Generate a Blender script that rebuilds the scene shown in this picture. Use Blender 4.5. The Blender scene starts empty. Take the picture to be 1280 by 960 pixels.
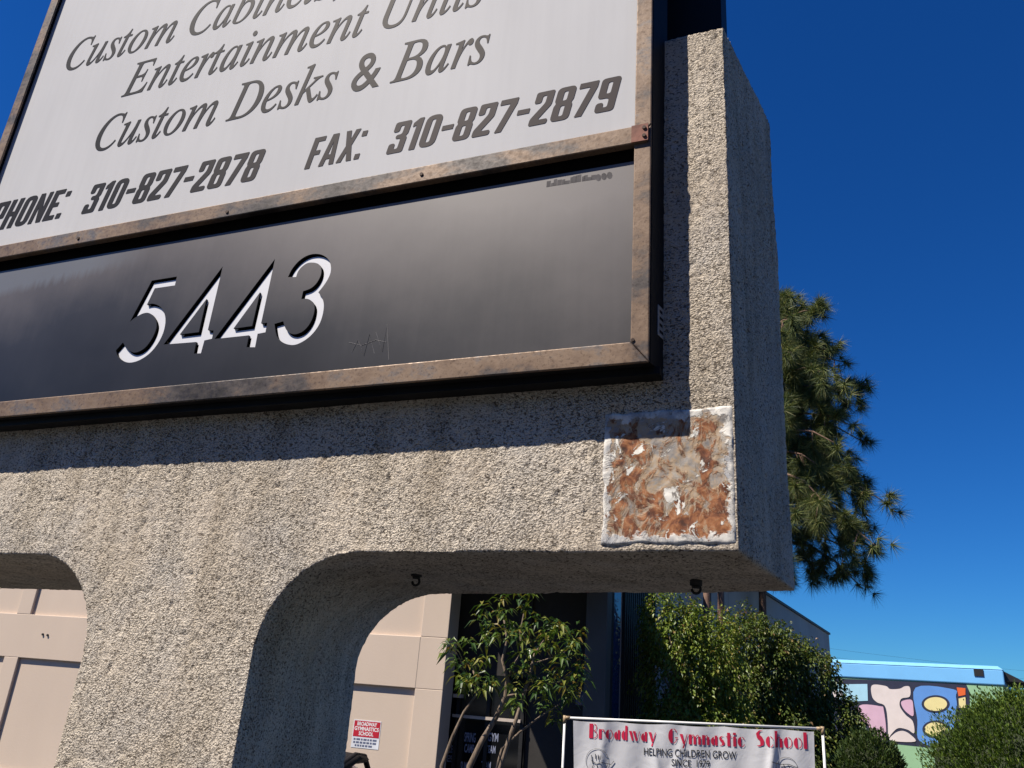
import bpy, math, random
import numpy as np
from mathutils import Matrix, Vector

# ------------------------------------------------------------------ camera, sky, sun, exposure
S = bpy.context.scene
COL = S.collection
up = np.array([198., 2602., 1000.]); up /= np.linalg.norm(up)
fwd = np.array([0., 0., 1.])
yy = fwd - up * (fwd @ up); yy /= np.linalg.norm(yy)
xx = np.cross(yy, up); xx = xx if xx[0] > 0 else -xx
R = np.array([xx, yy, up])                      # camera axes -> world axes
EYE = np.array([0., 0., 2.0])
cam = bpy.data.objects.new('camera', bpy.data.cameras.new('camera')); COL.objects.link(cam); S.camera = cam
cam.data.sensor_width = 36; cam.data.lens = 36 * 1000 / 1280
cam.data.clip_start = .05; cam.data.clip_end = 3000
M = Matrix.Identity(4)
for i in range(3):
    M[i][0], M[i][1], M[i][2], M[i][3] = R[i, 0], R[i, 1], -R[i, 2], EYE[i]
cam.matrix_world = M

U = np.array([0.92766315, -0.3734181, 0.]); DP = np.array([0.3734181, 0.92766315, 0.]); Z = np.array([0., 0., 1.])
SUNV = U * 1.04 + DP * 1.0 - Z * 1.99           # the way the sunlight travels
SUNV /= np.linalg.norm(SUNV)
W = bpy.data.worlds.new('World'); S.world = W; W.use_nodes = True
wn = W.node_tree.nodes; wl = W.node_tree.links
sky = wn.new('ShaderNodeTexSky'); sky.sky_type = 'NISHITA'; sky.sun_disc = False
sky.sun_elevation = math.asin(-SUNV[2]); sky.sun_rotation = math.atan2(-SUNV[0], -SUNV[1])
sky.altitude = 0; sky.air_density = 1.0; sky.dust_density = 0.0; sky.ozone_density = 4.0
hs = wn.new('ShaderNodeHueSaturation'); hs.inputs['Saturation'].default_value = 1.25; hs.inputs['Value'].default_value = 1.0
wl.new(sky.outputs[0], hs.inputs['Color']); 
grade = wn.new('ShaderNodeMix'); grade.data_type = 'RGBA'; grade.blend_type = 'MULTIPLY'; grade.inputs[0].default_value = 1; grade.inputs[7].default_value = (.30, .80, 1.34, 1)
gm = wn.new('ShaderNodeGamma'); gm.inputs[1].default_value = 1.0; wl.new(hs.outputs[0], gm.inputs[0]); wl.new(gm.outputs[0], grade.inputs[6]); wl.new(grade.outputs[2], wn['Background'].inputs[0])
wn['Background'].inputs[1].default_value = .05
sun = bpy.data.objects.new('sun', bpy.data.lights.new('sun', 'SUN')); COL.objects.link(sun)
sun.data.energy = 5.0; sun.data.angle = math.radians(.53); sun.data.color = (1, .915, .80)
sun.rotation_euler = Vector(SUNV).to_track_quat('-Z', 'Y').to_euler(); sun.location = (-20, -10, 30)
S.view_settings.view_transform = 'Standard'; S.view_settings.look = 'None'
S.view_settings.exposure = .55; S.view_settings.gamma = 1; S.view_settings.use_curve_mapping = False
S.cycles.max_bounces = 8; S.cycles.transparent_max_bounces = 12

rnd = random.Random(5); NR = np.random.default_rng(11)

# ------------------------------------------------------------------ helpers
def ray(px, py): return R @ np.array([px - 640., 480. - py, 1000.])
def at(px, py, Y): r = ray(px, py); return EYE + r * (Y / r[1])
P0 = np.array([0.57437943, 1.91574744, 2.3492843])
US = U + Z * .0135
def SP(s, d, z): return P0 + US * s + DP * d + Z * z          # sign coordinates: along the face, into depth, up
def on_sign(px, py, d):
    r = ray(px, py); n = DP; t = ((P0 + DP * d - EYE) @ n) / (r @ n); q = EYE + r * t - P0
    s = q @ U; return s, q[2] - .0135 * s

def wloc(o):
    v = np.zeros(3)
    while o: v = v + np.array(o.location); o = o.parent
    return v
def tag(o, label=None, cat=None, group=None, kind=None):
    if label: o['label'] = label
    if cat: o['category'] = cat
    if group: o['group'] = group
    if kind: o['kind'] = kind
    return o
def thing(name, loc, label, cat, group=None):
    o = bpy.data.objects.new(name, None); o.empty_display_size = .2; COL.objects.link(o); o.location = loc
    return tag(o, label, cat, group)
def obj(name, V, F, mats, parent=None, loc=None, smooth=False, mi=None, uv=None):
    V = np.asarray(V, float)
    base = wloc(parent) if parent else (np.array(loc, float) if loc is not None else np.zeros(3))
    me = bpy.data.meshes.new(name)
    me.from_pydata([tuple(v) for v in V - base], [], [tuple(f) for f in F])
    for m in (mats if isinstance(mats, (list, tuple)) else [mats]): me.materials.append(m)
    if mi is not None: me.polygons.foreach_set('material_index', np.asarray(mi, np.int32))
    if smooth: me.polygons.foreach_set('use_smooth', np.ones(len(me.polygons), bool))
    if uv is not None:
        lay = me.uv_layers.new(name='UVMap'); li = np.zeros(len(me.loops), np.int32); me.loops.foreach_get('vertex_index', li)
        lay.data.foreach_set('uv', np.asarray(uv, float)[li].ravel())
    me.update()
    o = bpy.data.objects.new(name, me); COL.objects.link(o)
    if parent: o.parent = parent
    else: o.location = base
    return o
def bevel(o, w, seg=2, ang=40):
    m = o.modifiers.new('bevel', 'BEVEL'); m.width = w; m.segments = seg; m.limit_method = 'ANGLE'; m.angle_limit = math.radians(ang)
    return o

class MB:
    def __init__(s): s.V = []; s.F = []; s.UV = []; s.MI = []
    def add(s, V, F, mi=0, uv=None):
        n = len(s.V); s.V += [np.asarray(v, float) for v in V]; s.F += [[i + n for i in f] for f in F]
        s.MI += [mi] * len(F); s.UV += list(uv) if uv is not None else [(0, 0)] * len(V); return s
    def hexa(s, c, mi=0, uv=None):                             # 8 corners: bottom 4, top 4
        return s.add(c, [(3, 2, 1, 0), (4, 5, 6, 7), (0, 1, 5, 4), (1, 2, 6, 5), (2, 3, 7, 6), (3, 0, 4, 7)], mi, uv)
    def box(s, f, a0, a1, b0, b1, c0, c1, mi=0):              # f(a,b,c) -> world, e.g. SP
        cs = [(a0, b0, c0), (a1, b0, c0), (a1, b1, c0), (a0, b1, c0), (a0, b0, c1), (a1, b0, c1), (a1, b1, c1), (a0, b1, c1)]
        return s.hexa([f(*q) for q in cs], mi, [(q[0], q[2]) for q in cs])
    def tube(s, path, rad, n=8, mi=0, cap=True):
        path = [np.asarray(p, float) for p in path]; rad = rad if hasattr(rad, '__len__') else [rad] * len(path)
        base = len(s.V); u = None
        for i, p in enumerate(path):
            t = path[min(i + 1, len(path) - 1)] - path[max(i - 1, 0)]; t = t / (np.linalg.norm(t) + 1e-9)
            if u is None:
                u = np.cross(t, [0.3, .9, .1] if abs(t[2]) > .8 else [0, 0, 1.])
            u = u - t * (u @ t); u /= np.linalg.norm(u) + 1e-9; v = np.cross(t, u)
            for k in range(n):
                a = 2 * math.pi * k / n; s.V.append(p + rad[i] * (math.cos(a) * u + math.sin(a) * v)); s.UV.append((0, 0))
        for i in range(len(path) - 1):
            for k in range(n):
                a = base + i * n + k; b = base + i * n + (k + 1) % n
                s.F.append([a, b, b + n, a + n]); s.MI.append(mi)
        if cap:
            s.F.append([base + k for k in range(n)][::-1]); s.MI.append(mi)
            e = base + (len(path) - 1) * n; s.F.append([e + k for k in range(n)]); s.MI.append(mi)
        return s
    def build(s, name, mats, parent=None, loc=None, smooth=False):
        return obj(name, s.V, s.F, mats, parent, loc, smooth, s.MI, s.UV)

# numpy noise
def _h(i, j, k, seed):
    n = (i.astype(np.int64) * 73856093) ^ (j.astype(np.int64) * 19349663) ^ (k.astype(np.int64) * 83492791) ^ (seed * 2654435761)
    n = (n ^ (n >> 13)) * 1274126177; n = n ^ (n >> 16)
    return (n & 0xffff) / 65535.0
def vnoise(P, seed=0):
    I = np.floor(P).astype(np.int64); f = P - I; f = f * f * (3 - 2 * f); r = 0
    for dx in (0, 1):
        for dy in (0, 1):
            for dz in (0, 1):
                w = (f[:, 0] if dx else 1 - f[:, 0]) * (f[:, 1] if dy else 1 - f[:, 1]) * (f[:, 2] if dz else 1 - f[:, 2])
                r = r + w * _h(I[:, 0] + dx, I[:, 1] + dy, I[:, 2] + dz, seed)
    return r * 2 - 1
def fbm(P, o=3, seed=0): return sum(vnoise(P * 2 ** k, seed + k) * .5 ** k for k in range(o))

# ------------------------------------------------------------------ materials
def nodes(name):
    m = bpy.data.materials.new(name); m.use_nodes = True
    return m, m.node_tree.nodes, m.node_tree.links, m.node_tree.nodes['Principled BSDF']
def ramp(n, stops, interp='LINEAR'):
    r = n.new('ShaderNodeValToRGB'); r.color_ramp.interpolation = interp; e = r.color_ramp.elements
    while len(e) < len(stops): e.new(.5)
    for k, (p, c) in enumerate(stops):
        e[k].position = p; e[k].color = (*c, 1) if len(c) == 3 else c
    return r
def noise(n, l, vec, scale, detail=4, rough=.55, dist=0):
    t = n.new('ShaderNodeTexNoise'); t.inputs['Scale'].default_value = scale; t.inputs['Detail'].default_value = detail
    t.inputs['Roughness'].default_value = rough; t.inputs['Distortion'].default_value = dist
    if vec is not None: l.new(vec, t.inputs['Vector'])
    return t.outputs['Fac']
def mapping(n, l, src, scale, rot=(0, 0, 0)):
    mp = n.new('ShaderNodeMapping'); mp.inputs['Scale'].default_value = scale; mp.inputs['Rotation'].default_value = rot
    l.new(src, mp.inputs['Vector']); return mp.outputs[0]
def mth(n, l, op, a, b=None, clamp=False):
    t = n.new('ShaderNodeMath'); t.operation = op; t.use_clamp = clamp
    for k, v in enumerate((a, b)):
        if v is None: continue
        if isinstance(v, (int, float)): t.inputs[k].default_value = v
        else: l.new(v, t.inputs[k])
    return t.outputs[0]
def mixc(n, l, fac, a, b, mode='MIX'):
    t = n.new('ShaderNodeMix'); t.data_type = 'RGBA'; t.blend_type = mode
    for sock, v in ((t.inputs[0], fac), (t.inputs[6], a), (t.inputs[7], b)):
        if isinstance(v, (int, float)): sock.default_value = v
        elif isinstance(v, tuple): sock.default_value = (*v, 1)
        else: l.new(v, sock)
    return t.outputs[2]
def bumpn(n, l, b, h, strength, dist, prev=None):
    t = n.new('ShaderNodeBump'); t.inputs['Strength'].default_value = strength; t.inputs['Distance'].default_value = dist
    l.new(h, t.inputs['Height'])
    if prev is not None: l.new(prev, t.inputs['Normal'])
    l.new(t.outputs[0], b.inputs['Normal']); return t.outputs[0]
def mat(name, c, rough=.6, metal=0, var=.15, scale=4, bump=0, bscale=60, spec=.5, stretch=(1, 1, 1)):
    m, n, l, b = nodes(name); tc = n.new('ShaderNodeTexCoord').outputs['Object']
    f = noise(n, l, mapping(n, l, tc, stretch), scale, 6)
    r = ramp(n, [(.3, tuple(x * (1 - var) for x in c)), (.7, tuple(min(1, x * (1 + var)) for x in c))]); l.new(f, r.inputs[0])
    l.new(r.outputs[0], b.inputs['Base Color']); b.inputs['Roughness'].default_value = rough; b.inputs['Metallic'].default_value = metal
    b.inputs['Specular IOR Level'].default_value = spec
    if bump: bumpn(n, l, b, noise(n, l, tc, bscale, 5), .6, bump)
    return m

def stucco_mat():
    m, n, l, b = nodes('rough_stucco'); tc = n.new('ShaderNodeTexCoord').outputs['Object']
    st = mapping(n, l, tc, (1, 1, 1.25), (0, .25, 0))
    v = n.new('ShaderNodeTexVoronoi'); v.feature = 'SMOOTH_F1'; v.inputs['Scale'].default_value = 155; v.inputs['Smoothness'].default_value = .45
    wob = n.new('ShaderNodeTexNoise'); wob.inputs['Scale'].default_value = 110; wob.inputs['Detail'].default_value = 3; l.new(st, wob.inputs['Vector'])
    add = n.new('ShaderNodeVectorMath'); add.operation = 'MULTIPLY_ADD'; add.inputs[1].default_value = (.008,) * 3
    l.new(wob.outputs['Color'], add.inputs[0]); l.new(st, add.inputs[2]); l.new(add.outputs[0], v.inputs['Vector'])
    grain = noise(n, l, st, 280, 4, .6, .4)
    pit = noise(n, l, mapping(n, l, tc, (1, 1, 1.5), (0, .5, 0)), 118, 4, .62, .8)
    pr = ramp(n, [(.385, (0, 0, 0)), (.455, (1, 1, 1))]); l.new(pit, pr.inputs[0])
    h = mth(n, l, 'ADD', mth(n, l, 'MULTIPLY', v.outputs['Distance'], -.5), mth(n, l, 'MULTIPLY', grain, .55))
    h = mth(n, l, 'ADD', h, mth(n, l, 'MULTIPLY', pr.outputs[0], 1.0))
    bumpn(n, l, b, h, 1.0, .0100)
    bn = [q for q in n if q.type == 'BUMP'][0]; sm = ramp(n, [(.36, (.48, .48, .48)), (.56, (1, 1, 1))]); l.new(noise(n, l, tc, 3.4, 5, .6), sm.inputs[0]); l.new(sm.outputs[0], bn.inputs['Strength'])
    big = noise(n, l, tc, 1.7, 6, .6); r = ramp(n, [(.32, (.55, .475, .385)), (.5, (.69, .605, .495)), (.68, (.76, .68, .57))]); l.new(big, r.inputs[0])
    str_ = noise(n, l, mapping(n, l, tc, (7, 7, .8)), 1.5, 5); sr = ramp(n, [(.3, (.74, .725, .70)), (.55, (1, 1, 1))]); l.new(str_, sr.inputs[0])
    c = mixc(n, l, 1.0, r.outputs[0], sr.outputs[0], 'MULTIPLY')
    gry = noise(n, l, tc, 2.9, 5, .6); gg = ramp(n, [(.48, (0, 0, 0)), (.66, (.55, .55, .55))]); l.new(gry, gg.inputs[0]); c = mixc(n, l, gg.outputs[0], c, (.56, .525, .48))
    rustn = noise(n, l, tc, 4.3, 4); rr = ramp(n, [(.66, (0, 0, 0)), (.8, (.35, .35, .35))]); l.new(rustn, rr.inputs[0])
    c = mixc(n, l, rr.outputs[0], c, (.50, .37, .24))
    chalk = noise(n, l, tc, 2.3, 6, .65, .6); ch = ramp(n, [(.63, (0, 0, 0)), (.72, (.5, .5, .5))]); l.new(chalk, ch.inputs[0]); c = mixc(n, l, ch.outputs[0], c, (.80, .77, .72))
    pit_shade = mixc(n, l, pr.outputs[0], (.30, .275, .26), (1., 1., 1.)); c = mixc(n, l, 1.0, c, pit_shade, 'MULTIPLY')  # shade inside the pits painted into the base colour as dark specks
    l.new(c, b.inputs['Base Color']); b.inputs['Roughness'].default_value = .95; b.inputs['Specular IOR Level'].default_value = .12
    return m
def frame_mat():
    m, n, l, b = nodes('weathered_bronze_metal'); tc = n.new('ShaderNodeTexCoord').outputs['Object']
    f = noise(n, l, mapping(n, l, tc, (.55, .55, 1.0)), 4.2, 9, .7, .2)
    r = ramp(n, [(.33, (.028, .024, .023)), (.42, (.085, .072, .068)), (.5, (.185, .125, .085)), (.58, (.235, .165, .115)), (.655, (.125, .12, .125)), (.8, (.29, .195, .13))])
    l.new(f, r.inputs[0])
    fine = noise(n, l, tc, 60, 4); spk = ramp(n, [(.34, (.55, .5, .48)), (.46, (1, 1, 1))]); l.new(noise(n, l, tc, 95, 5, .7), spk.inputs[0]); l.new(mixc(n, l, 1.0, r.outputs[0], spk.outputs[0], 'MULTIPLY'), b.inputs['Base Color'])
    rr = ramp(n, [(.3, (.38, .38, .38)), (.7, (.68, .68, .68))]); l.new(fine, rr.inputs[0]); l.new(rr.outputs[0], b.inputs['Roughness'])
    b.inputs['Metallic'].default_value = .2; b.inputs['Specular IOR Level'].default_value = .3; bumpn(n, l, b, fine, .25, .002); return m
def white_panel_mat():
    m, n, l, b = nodes('white_acrylic_panel'); uv = n.new('ShaderNodeUVMap').outputs[0]
    f = noise(n, l, mapping(n, l, uv, (1.2, .5, 1)), 2.2, 5); r = ramp(n, [(.3, (.545, .548, .565)), (.7, (.60, .602, .618))]); l.new(f, r.inputs[0])
    g = noise(n, l, mapping(n, l, uv, (26, 1.0, 1)), 1.5, 4); gr = ramp(n, [(.3, (.97, .97, .972)), (.6, (1, 1, 1))]); l.new(g, gr.inputs[0])
    l.new(mixc(n, l, 1.0, r.outputs[0], gr.outputs[0], 'MULTIPLY'), b.inputs['Base Color']); b.inputs['Roughness'].default_value = .6; b.inputs['Specular IOR Level'].default_value = .05
    return m
def address_mat():
    m, n, l, b = nodes('uneven_black_panel'); uv = n.new('ShaderNodeUVMap').outputs[0]
    sep = n.new('ShaderNodeSeparateXYZ'); l.new(uv, sep.inputs[0]); x, z = sep.outputs[0], sep.outputs[1]
    # grey tone: lighter along the top edge and towards the right end
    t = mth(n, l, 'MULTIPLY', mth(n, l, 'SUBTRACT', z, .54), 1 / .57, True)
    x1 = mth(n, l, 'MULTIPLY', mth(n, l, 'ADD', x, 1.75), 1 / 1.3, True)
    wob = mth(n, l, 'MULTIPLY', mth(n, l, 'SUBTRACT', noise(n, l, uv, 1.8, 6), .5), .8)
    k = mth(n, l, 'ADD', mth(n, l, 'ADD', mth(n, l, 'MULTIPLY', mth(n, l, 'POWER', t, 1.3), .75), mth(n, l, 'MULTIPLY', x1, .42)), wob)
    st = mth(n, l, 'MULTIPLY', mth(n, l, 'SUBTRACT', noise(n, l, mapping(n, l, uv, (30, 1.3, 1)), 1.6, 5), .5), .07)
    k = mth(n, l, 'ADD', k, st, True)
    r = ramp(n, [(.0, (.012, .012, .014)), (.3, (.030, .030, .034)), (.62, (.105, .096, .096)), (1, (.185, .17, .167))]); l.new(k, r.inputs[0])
    # pale blue-grey patch in the upper left corner, with ragged lower rim
    edge = mth(n, l, 'ADD', z, mth(n, l, 'MULTIPLY', noise(n, l, mapping(n, l, uv, (40, 2, 1)), 1, 4), .08))
    edge = mth(n, l, 'ADD', edge, mth(n, l, 'MULTIPLY', x, -.07))
    p = ramp(n, [(.5, (0, 0, 0)), (.54, (1, 1, 1))]); l.new(mth(n, l, 'SUBTRACT', edge, .735), p.inputs[0])
    left = ramp(n, [(.42, (1, 1, 1)), (.56, (0, 0, 0))]); l.new(mth(n, l, 'MULTIPLY', mth(n, l, 'ADD', x, 3.2), .5), left.inputs[0])
    fac = mth(n, l, 'MULTIPLY', mth(n, l, 'MULTIPLY', p.outputs[0], left.outputs[0]), .75)
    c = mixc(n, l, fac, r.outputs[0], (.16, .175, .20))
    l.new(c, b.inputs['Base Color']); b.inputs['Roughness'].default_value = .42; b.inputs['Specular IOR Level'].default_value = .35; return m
def letter_mat(name, a, bcol, x0, x1):
    m, n, l, b = nodes(name); uv = n.new('ShaderNodeUVMap').outputs[0]; sep = n.new('ShaderNodeSeparateXYZ'); l.new(uv, sep.inputs[0])
    f = mth(n, l, 'MULTIPLY', mth(n, l, 'SUBTRACT', sep.outputs[0], x0), 1 / (x1 - x0), True)
    f = mth(n, l, 'ADD', f, mth(n, l, 'MULTIPLY', mth(n, l, 'SUBTRACT', noise(n, l, uv, 9, 4), .5), .25), True)
    l.new(mixc(n, l, f, a, bcol), b.inputs['Base Color']); b.inputs['Roughness'].default_value = .6; b.inputs['Specular IOR Level'].default_value = .1; return m
def rust_mat():
    m, n, l, b = nodes('rusted_plate_with_peeling_paint'); uv = n.new('ShaderNodeUVMap').outputs[0]
    sep = n.new('ShaderNodeSeparateXYZ'); l.new(uv, sep.inputs[0]); x, z = sep.outputs[0], sep.outputs[1]
    wob = mth(n, l, 'MULTIPLY', mth(n, l, 'SUBTRACT', noise(n, l, uv, 7, 6, .65), .5), .30)
    e = mth(n, l, 'MINIMUM', mth(n, l, 'MINIMUM', x, mth(n, l, 'SUBTRACT', 1, x)), mth(n, l, 'MINIMUM', mth(n, l, 'MULTIPLY', z, .9), mth(n, l, 'MULTIPLY', mth(n, l, 'SUBTRACT', 1, z), .9)))
    e = mth(n, l, 'ADD', e, wob)
    metal = noise(n, l, uv, 5, 8, .7, .4); mr = ramp(n, [(.32, (.18, .17, .17)), (.44, (.33, .30, .27)), (.52, (.46, .34, .22)), (.58, (.40, .36, .31)), (.7, (.58, .54, .48))]); l.new(metal, mr.inputs[0])
    rs = noise(n, l, mapping(n, l, uv, (1.1, .8, 1)), 5.5, 9, .68, 1.1); rr = ramp(n, [(.455, (0, 0, 0)), (.52, (1, 1, 1))])
    # rust is heaviest round the edge of the bare steel and along its foot
    rim = mth(n, l, 'MULTIPLY', mth(n, l, 'SUBTRACT', .13, mth(n, l, 'ABSOLUTE', mth(n, l, 'SUBTRACT', e, .17))), .55)
    low = mth(n, l, 'MULTIPLY', mth(n, l, 'SUBTRACT', .34, z), .12)
    l.new(mth(n, l, 'ADD', rs, mth(n, l, 'ADD', rim, low)), rr.inputs[0])
    rc = noise(n, l, uv, 11, 8, .68, .6); rcol = ramp(n, [(.34, (.045, .015, .008)), (.46, (.17, .052, .018)), (.57, (.36, .14, .05)), (.7, (.46, .30, .18))]); l.new(rc, rcol.inputs[0])
    vein = mth(n, l, 'ABSOLUTE', mth(n, l, 'SUBTRACT', noise(n, l, mapping(n, l, uv, (1.6, .6, 1), (0, 0, .3)), 4.6, 7, .62, 1.6), .5))
    fsum = mth(n, l, 'SUBTRACT', mth(n, l, 'ADD', rs, mth(n, l, 'ADD', rim, low)), mth(n, l, 'MULTIPLY', vein, .62))
    halo = ramp(n, [(.36, (0, 0, 0)), (.50, (.8, .8, .8))]); l.new(fsum, halo.inputs[0])
    core = ramp(n, [(.445, (0, 0, 0)), (.515, (1, 1, 1))]); l.new(fsum, core.inputs[0])
    c = mixc(n, l, halo.outputs[0], mr.outputs[0], (.43, .27, .15))
    c = mixc(n, l, core.outputs[0], c, rcol.outputs[0])
    fl = noise(n, l, mapping(n, l, uv, (1, 1, 1), (0, 0, .6)), 5.4, 9, .68, .9); fr = ramp(n, [(.575, (0, 0, 0)), (.59, (1, 1, 1))]); l.new(fl, fr.inputs[0])
    c = mixc(n, l, fr.outputs[0], c, (.82, .79, .72))
    er = ramp(n, [(.045, (1, 1, 1)), (.06, (0, 0, 0))]); l.new(e, er.inputs[0])
    pn = noise(n, l, uv, 6, 5); pc = ramp(n, [(.40, (.38, .385, .40)), (.49, (.60, .575, .54)), (.56, (.78, .75, .69))]); l.new(pn, pc.inputs[0])
    c = mixc(n, l, er.outputs[0], c, pc.outputs[0]); l.new(c, b.inputs['Base Color'])
    b.inputs['Roughness'].default_value = .75
    h = mth(n, l, 'ADD', mth(n, l, 'MULTIPLY', fr.outputs[0], .8), mth(n, l, 'ADD', mth(n, l, 'MULTIPLY', er.outputs[0], .5), mth(n, l, 'ADD', mth(n, l, 'MULTIPLY', rc, .7), mth(n, l, 'MULTIPLY', rr.outputs[0], .5))))
    bumpn(n, l, b, h, .9, .0035); return m
def leaf_mat(name, stops, rough=.45, trans=.3):
    m, n, l, b = nodes(name); g = n.new('ShaderNodeNewGeometry').outputs['Random Per Island']
    r = ramp(n, stops); l.new(g, r.inputs[0]); l.new(r.outputs[0], b.inputs['Base Color']); b.inputs['Roughness'].default_value = rough
    b.inputs['Specular IOR Level'].default_value = .4
    t = n.new('ShaderNodeBsdfTranslucent'); l.new(mixc(n, l, 1.0, r.outputs[0], (1.2, 1.15, .5), 'MULTIPLY'), t.inputs['Color'])
    mx = n.new('ShaderNodeMixShader'); mx.inputs[0].default_value = trans; l.new(b.outputs[0], mx.inputs[1]); l.new(t.outputs[0], mx.inputs[2])
    l.new(mx.outputs[0], n['Material Output'].inputs[0]); return m
def bark_mat(name, a, c, scale=(8, 8, 1.2)):
    m, n, l, b = nodes(name); tc = n.new('ShaderNodeTexCoord').outputs['Object']; mp = mapping(n, l, tc, scale)
    f = noise(n, l, mp, 3, 6, .65); r = ramp(n, [(.35, a), (.65, c)]); l.new(f, r.inputs[0]); l.new(r.outputs[0], b.inputs['Base Color'])
    b.inputs['Roughness'].default_value = .9; bumpn(n, l, b, f, .8, .03); return m
def glass_mat(name, c, rough=.03):
    m, n, l, b = nodes(name); tc = n.new('ShaderNodeTexCoord').outputs['Object']
    f = noise(n, l, tc, 1.5, 2); r = ramp(n, [(.3, tuple(x * .8 for x in c)), (.7, c)]); l.new(f, r.inputs[0]); l.new(r.outputs[0], b.inputs['Base Color'])
    b.inputs['Roughness'].default_value = rough; b.inputs['Specular IOR Level'].default_value = .7; bumpn(n, l, b, f, .1, .01); return m

MT = {}
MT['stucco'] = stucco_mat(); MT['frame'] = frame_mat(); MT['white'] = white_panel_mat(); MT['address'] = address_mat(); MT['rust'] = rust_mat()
MT['black_metal'] = mat('black_sheet_metal', (.012, .012, .013), .55, 0, .3, 6, spec=.15)
MT['serif'] = letter_mat('faded_black_vinyl', (.012, .013, .019), (.042, .035, .037), -2.2, -.9)
MT['phone'] = letter_mat('faded_black_vinyl_digits', (.013, .014, .02), (.055, .045, .047), -2.3, -1.0)
MT['numeral'] = mat('white_numeral_plastic', (.78, .79, .83), .4, 0, .04)
MT['screw'] = mat('rusty_screw', (.06, .035, .025), .7, .4, .4, 80)
MT['dark_iron'] = mat('dark_iron', (.02, .02, .021), .6, .3, .3, 40)
MT['tan'] = mat('tan_painted_panel', (.62, .505, .405), .75, 0, .05, 1.1, .002, 40, .3, (1, 1, .4))
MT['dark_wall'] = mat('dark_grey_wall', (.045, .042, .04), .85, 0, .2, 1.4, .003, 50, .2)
MT['grey_wall'] = mat('grey_painted_wall', (.50, .44, .385), .9, 0, .12, .9, .004, 40, .2)
MT['grey_trim'] = mat('grey_trim', (.085, .08, .075), .7, 0, .12, 2)
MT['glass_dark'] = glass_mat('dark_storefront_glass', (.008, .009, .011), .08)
MT['glass_blue'] = glass_mat('mirror_blue_glass', (.03, .06, .16), .03)  # blue of the reflected sky put into the base colour
MT['pvc'] = mat('white_pvc_pipe', (.74, .74, .72), .35, 0, .06, 9)
MT['brass'] = mat('brown_pipe_fitting', (.36, .26, .15), .5, 0, .2, 30)
MT['asphalt'] = mat('asphalt', (.04, .04, .041), .95, 0, .25, 3, .006, 120)
MT['bark'] = bark_mat('pale_bark', (.10, .072, .05), (.27, .205, .15)); MT['pine_bark'] = bark_mat('reddish_pine_bark', (.10, .055, .04), (.30, .19, .14))

# ------------------------------------------------------------------ curves -> flat outlines
def rpoly(pts, r=0, n=4):
    pts = [np.array(p[:2], float) for p in pts]
    if not r: return pts
    out = []; N = len(pts)
    for i in range(N):
        a, p, b = pts[i - 1], pts[i], pts[(i + 1) % N]; u = a - p; v = b - p; lu, lv = np.linalg.norm(u), np.linalg.norm(v)
        q = min(r, lu * .48, lv * .48); s = p + u / lu * q; e = p + v / lv * q
        for k in range(n + 1):
            t = k / n; out.append((1 - t) ** 2 * s + 2 * t * (1 - t) * p + t * t * e)
    return out
def rrect(x0, y0, x1, y1, r=0): return rpoly([(x0, y0), (x1, y0), (x1, y1), (x0, y1)], r)
def smooth_loop(pts, sharp=()):
    # closed Catmull-Rom through pts; indices in `sharp` stay corners
    P = [np.array(p, float) for p in pts]; N = len(P); out = []
    for i in range(N):
        p0, p1, p2, p3 = P[i - 1], P[i], P[(i + 1) % N], P[(i + 2) % N]
        if i in sharp: p0 = p1
        if (i + 1) % N in sharp: p3 = p2
        if i in sharp and (i + 1) % N in sharp: out.append(p1); continue
        for k in range(5):
            t = k / 5; out.append(.5 * ((2 * p1) + (-p0 + p2) * t + (2 * p0 - 5 * p1 + 4 * p2 - p3) * t * t + (-p0 + 3 * p1 - 3 * p2 + p3) * t ** 3))
    return out
def fill(loops, extrude=0):
    c = bpy.data.curves.new('outline', 'CURVE'); c.dimensions = '2D'; c.fill_mode = 'BOTH'; c.extrude = extrude
    for lp in loops:
        sp = c.splines.new('POLY'); sp.points.add(len(lp) - 1); sp.use_cyclic_u = True
        for k, p in enumerate(lp): sp.points[k].co = (p[0], p[1], 0, 1)
    return curve_mesh(c)
def curve_mesh(c):
    o = bpy.data.objects.new('outline', c); COL.objects.link(o); dg = bpy.context.evaluated_depsgraph_get()
    me = bpy.data.meshes.new_from_object(o.evaluated_get(dg))
    V = np.zeros(len(me.vertices) * 3); me.vertices.foreach_get('co', V); V = V.reshape(-1, 3)
    F = [tuple(p.vertices) for p in me.polygons]
    bpy.data.objects.remove(o); bpy.data.curves.remove(c); bpy.data.meshes.remove(me); return V, F
def italic(s):
    o = ''
    for ch in s:
        if 'A' <= ch <= 'Z': o += chr(0x1D434 + ord(ch) - 65)
        elif ch == 'h': o += '\u210e'
        elif 'a' <= ch <= 'z': o += chr(0x1D44E + ord(ch) - 97)
        else: o += ch
    return o
def font(s, offset=0, spacing=1.0, shear=0):
    c = bpy.data.curves.new('words', 'FONT'); c.body = s; c.offset = offset; c.space_character = spacing; c.shear = shear; c.resolution_u = 5
    return curve_mesh(c)

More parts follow.
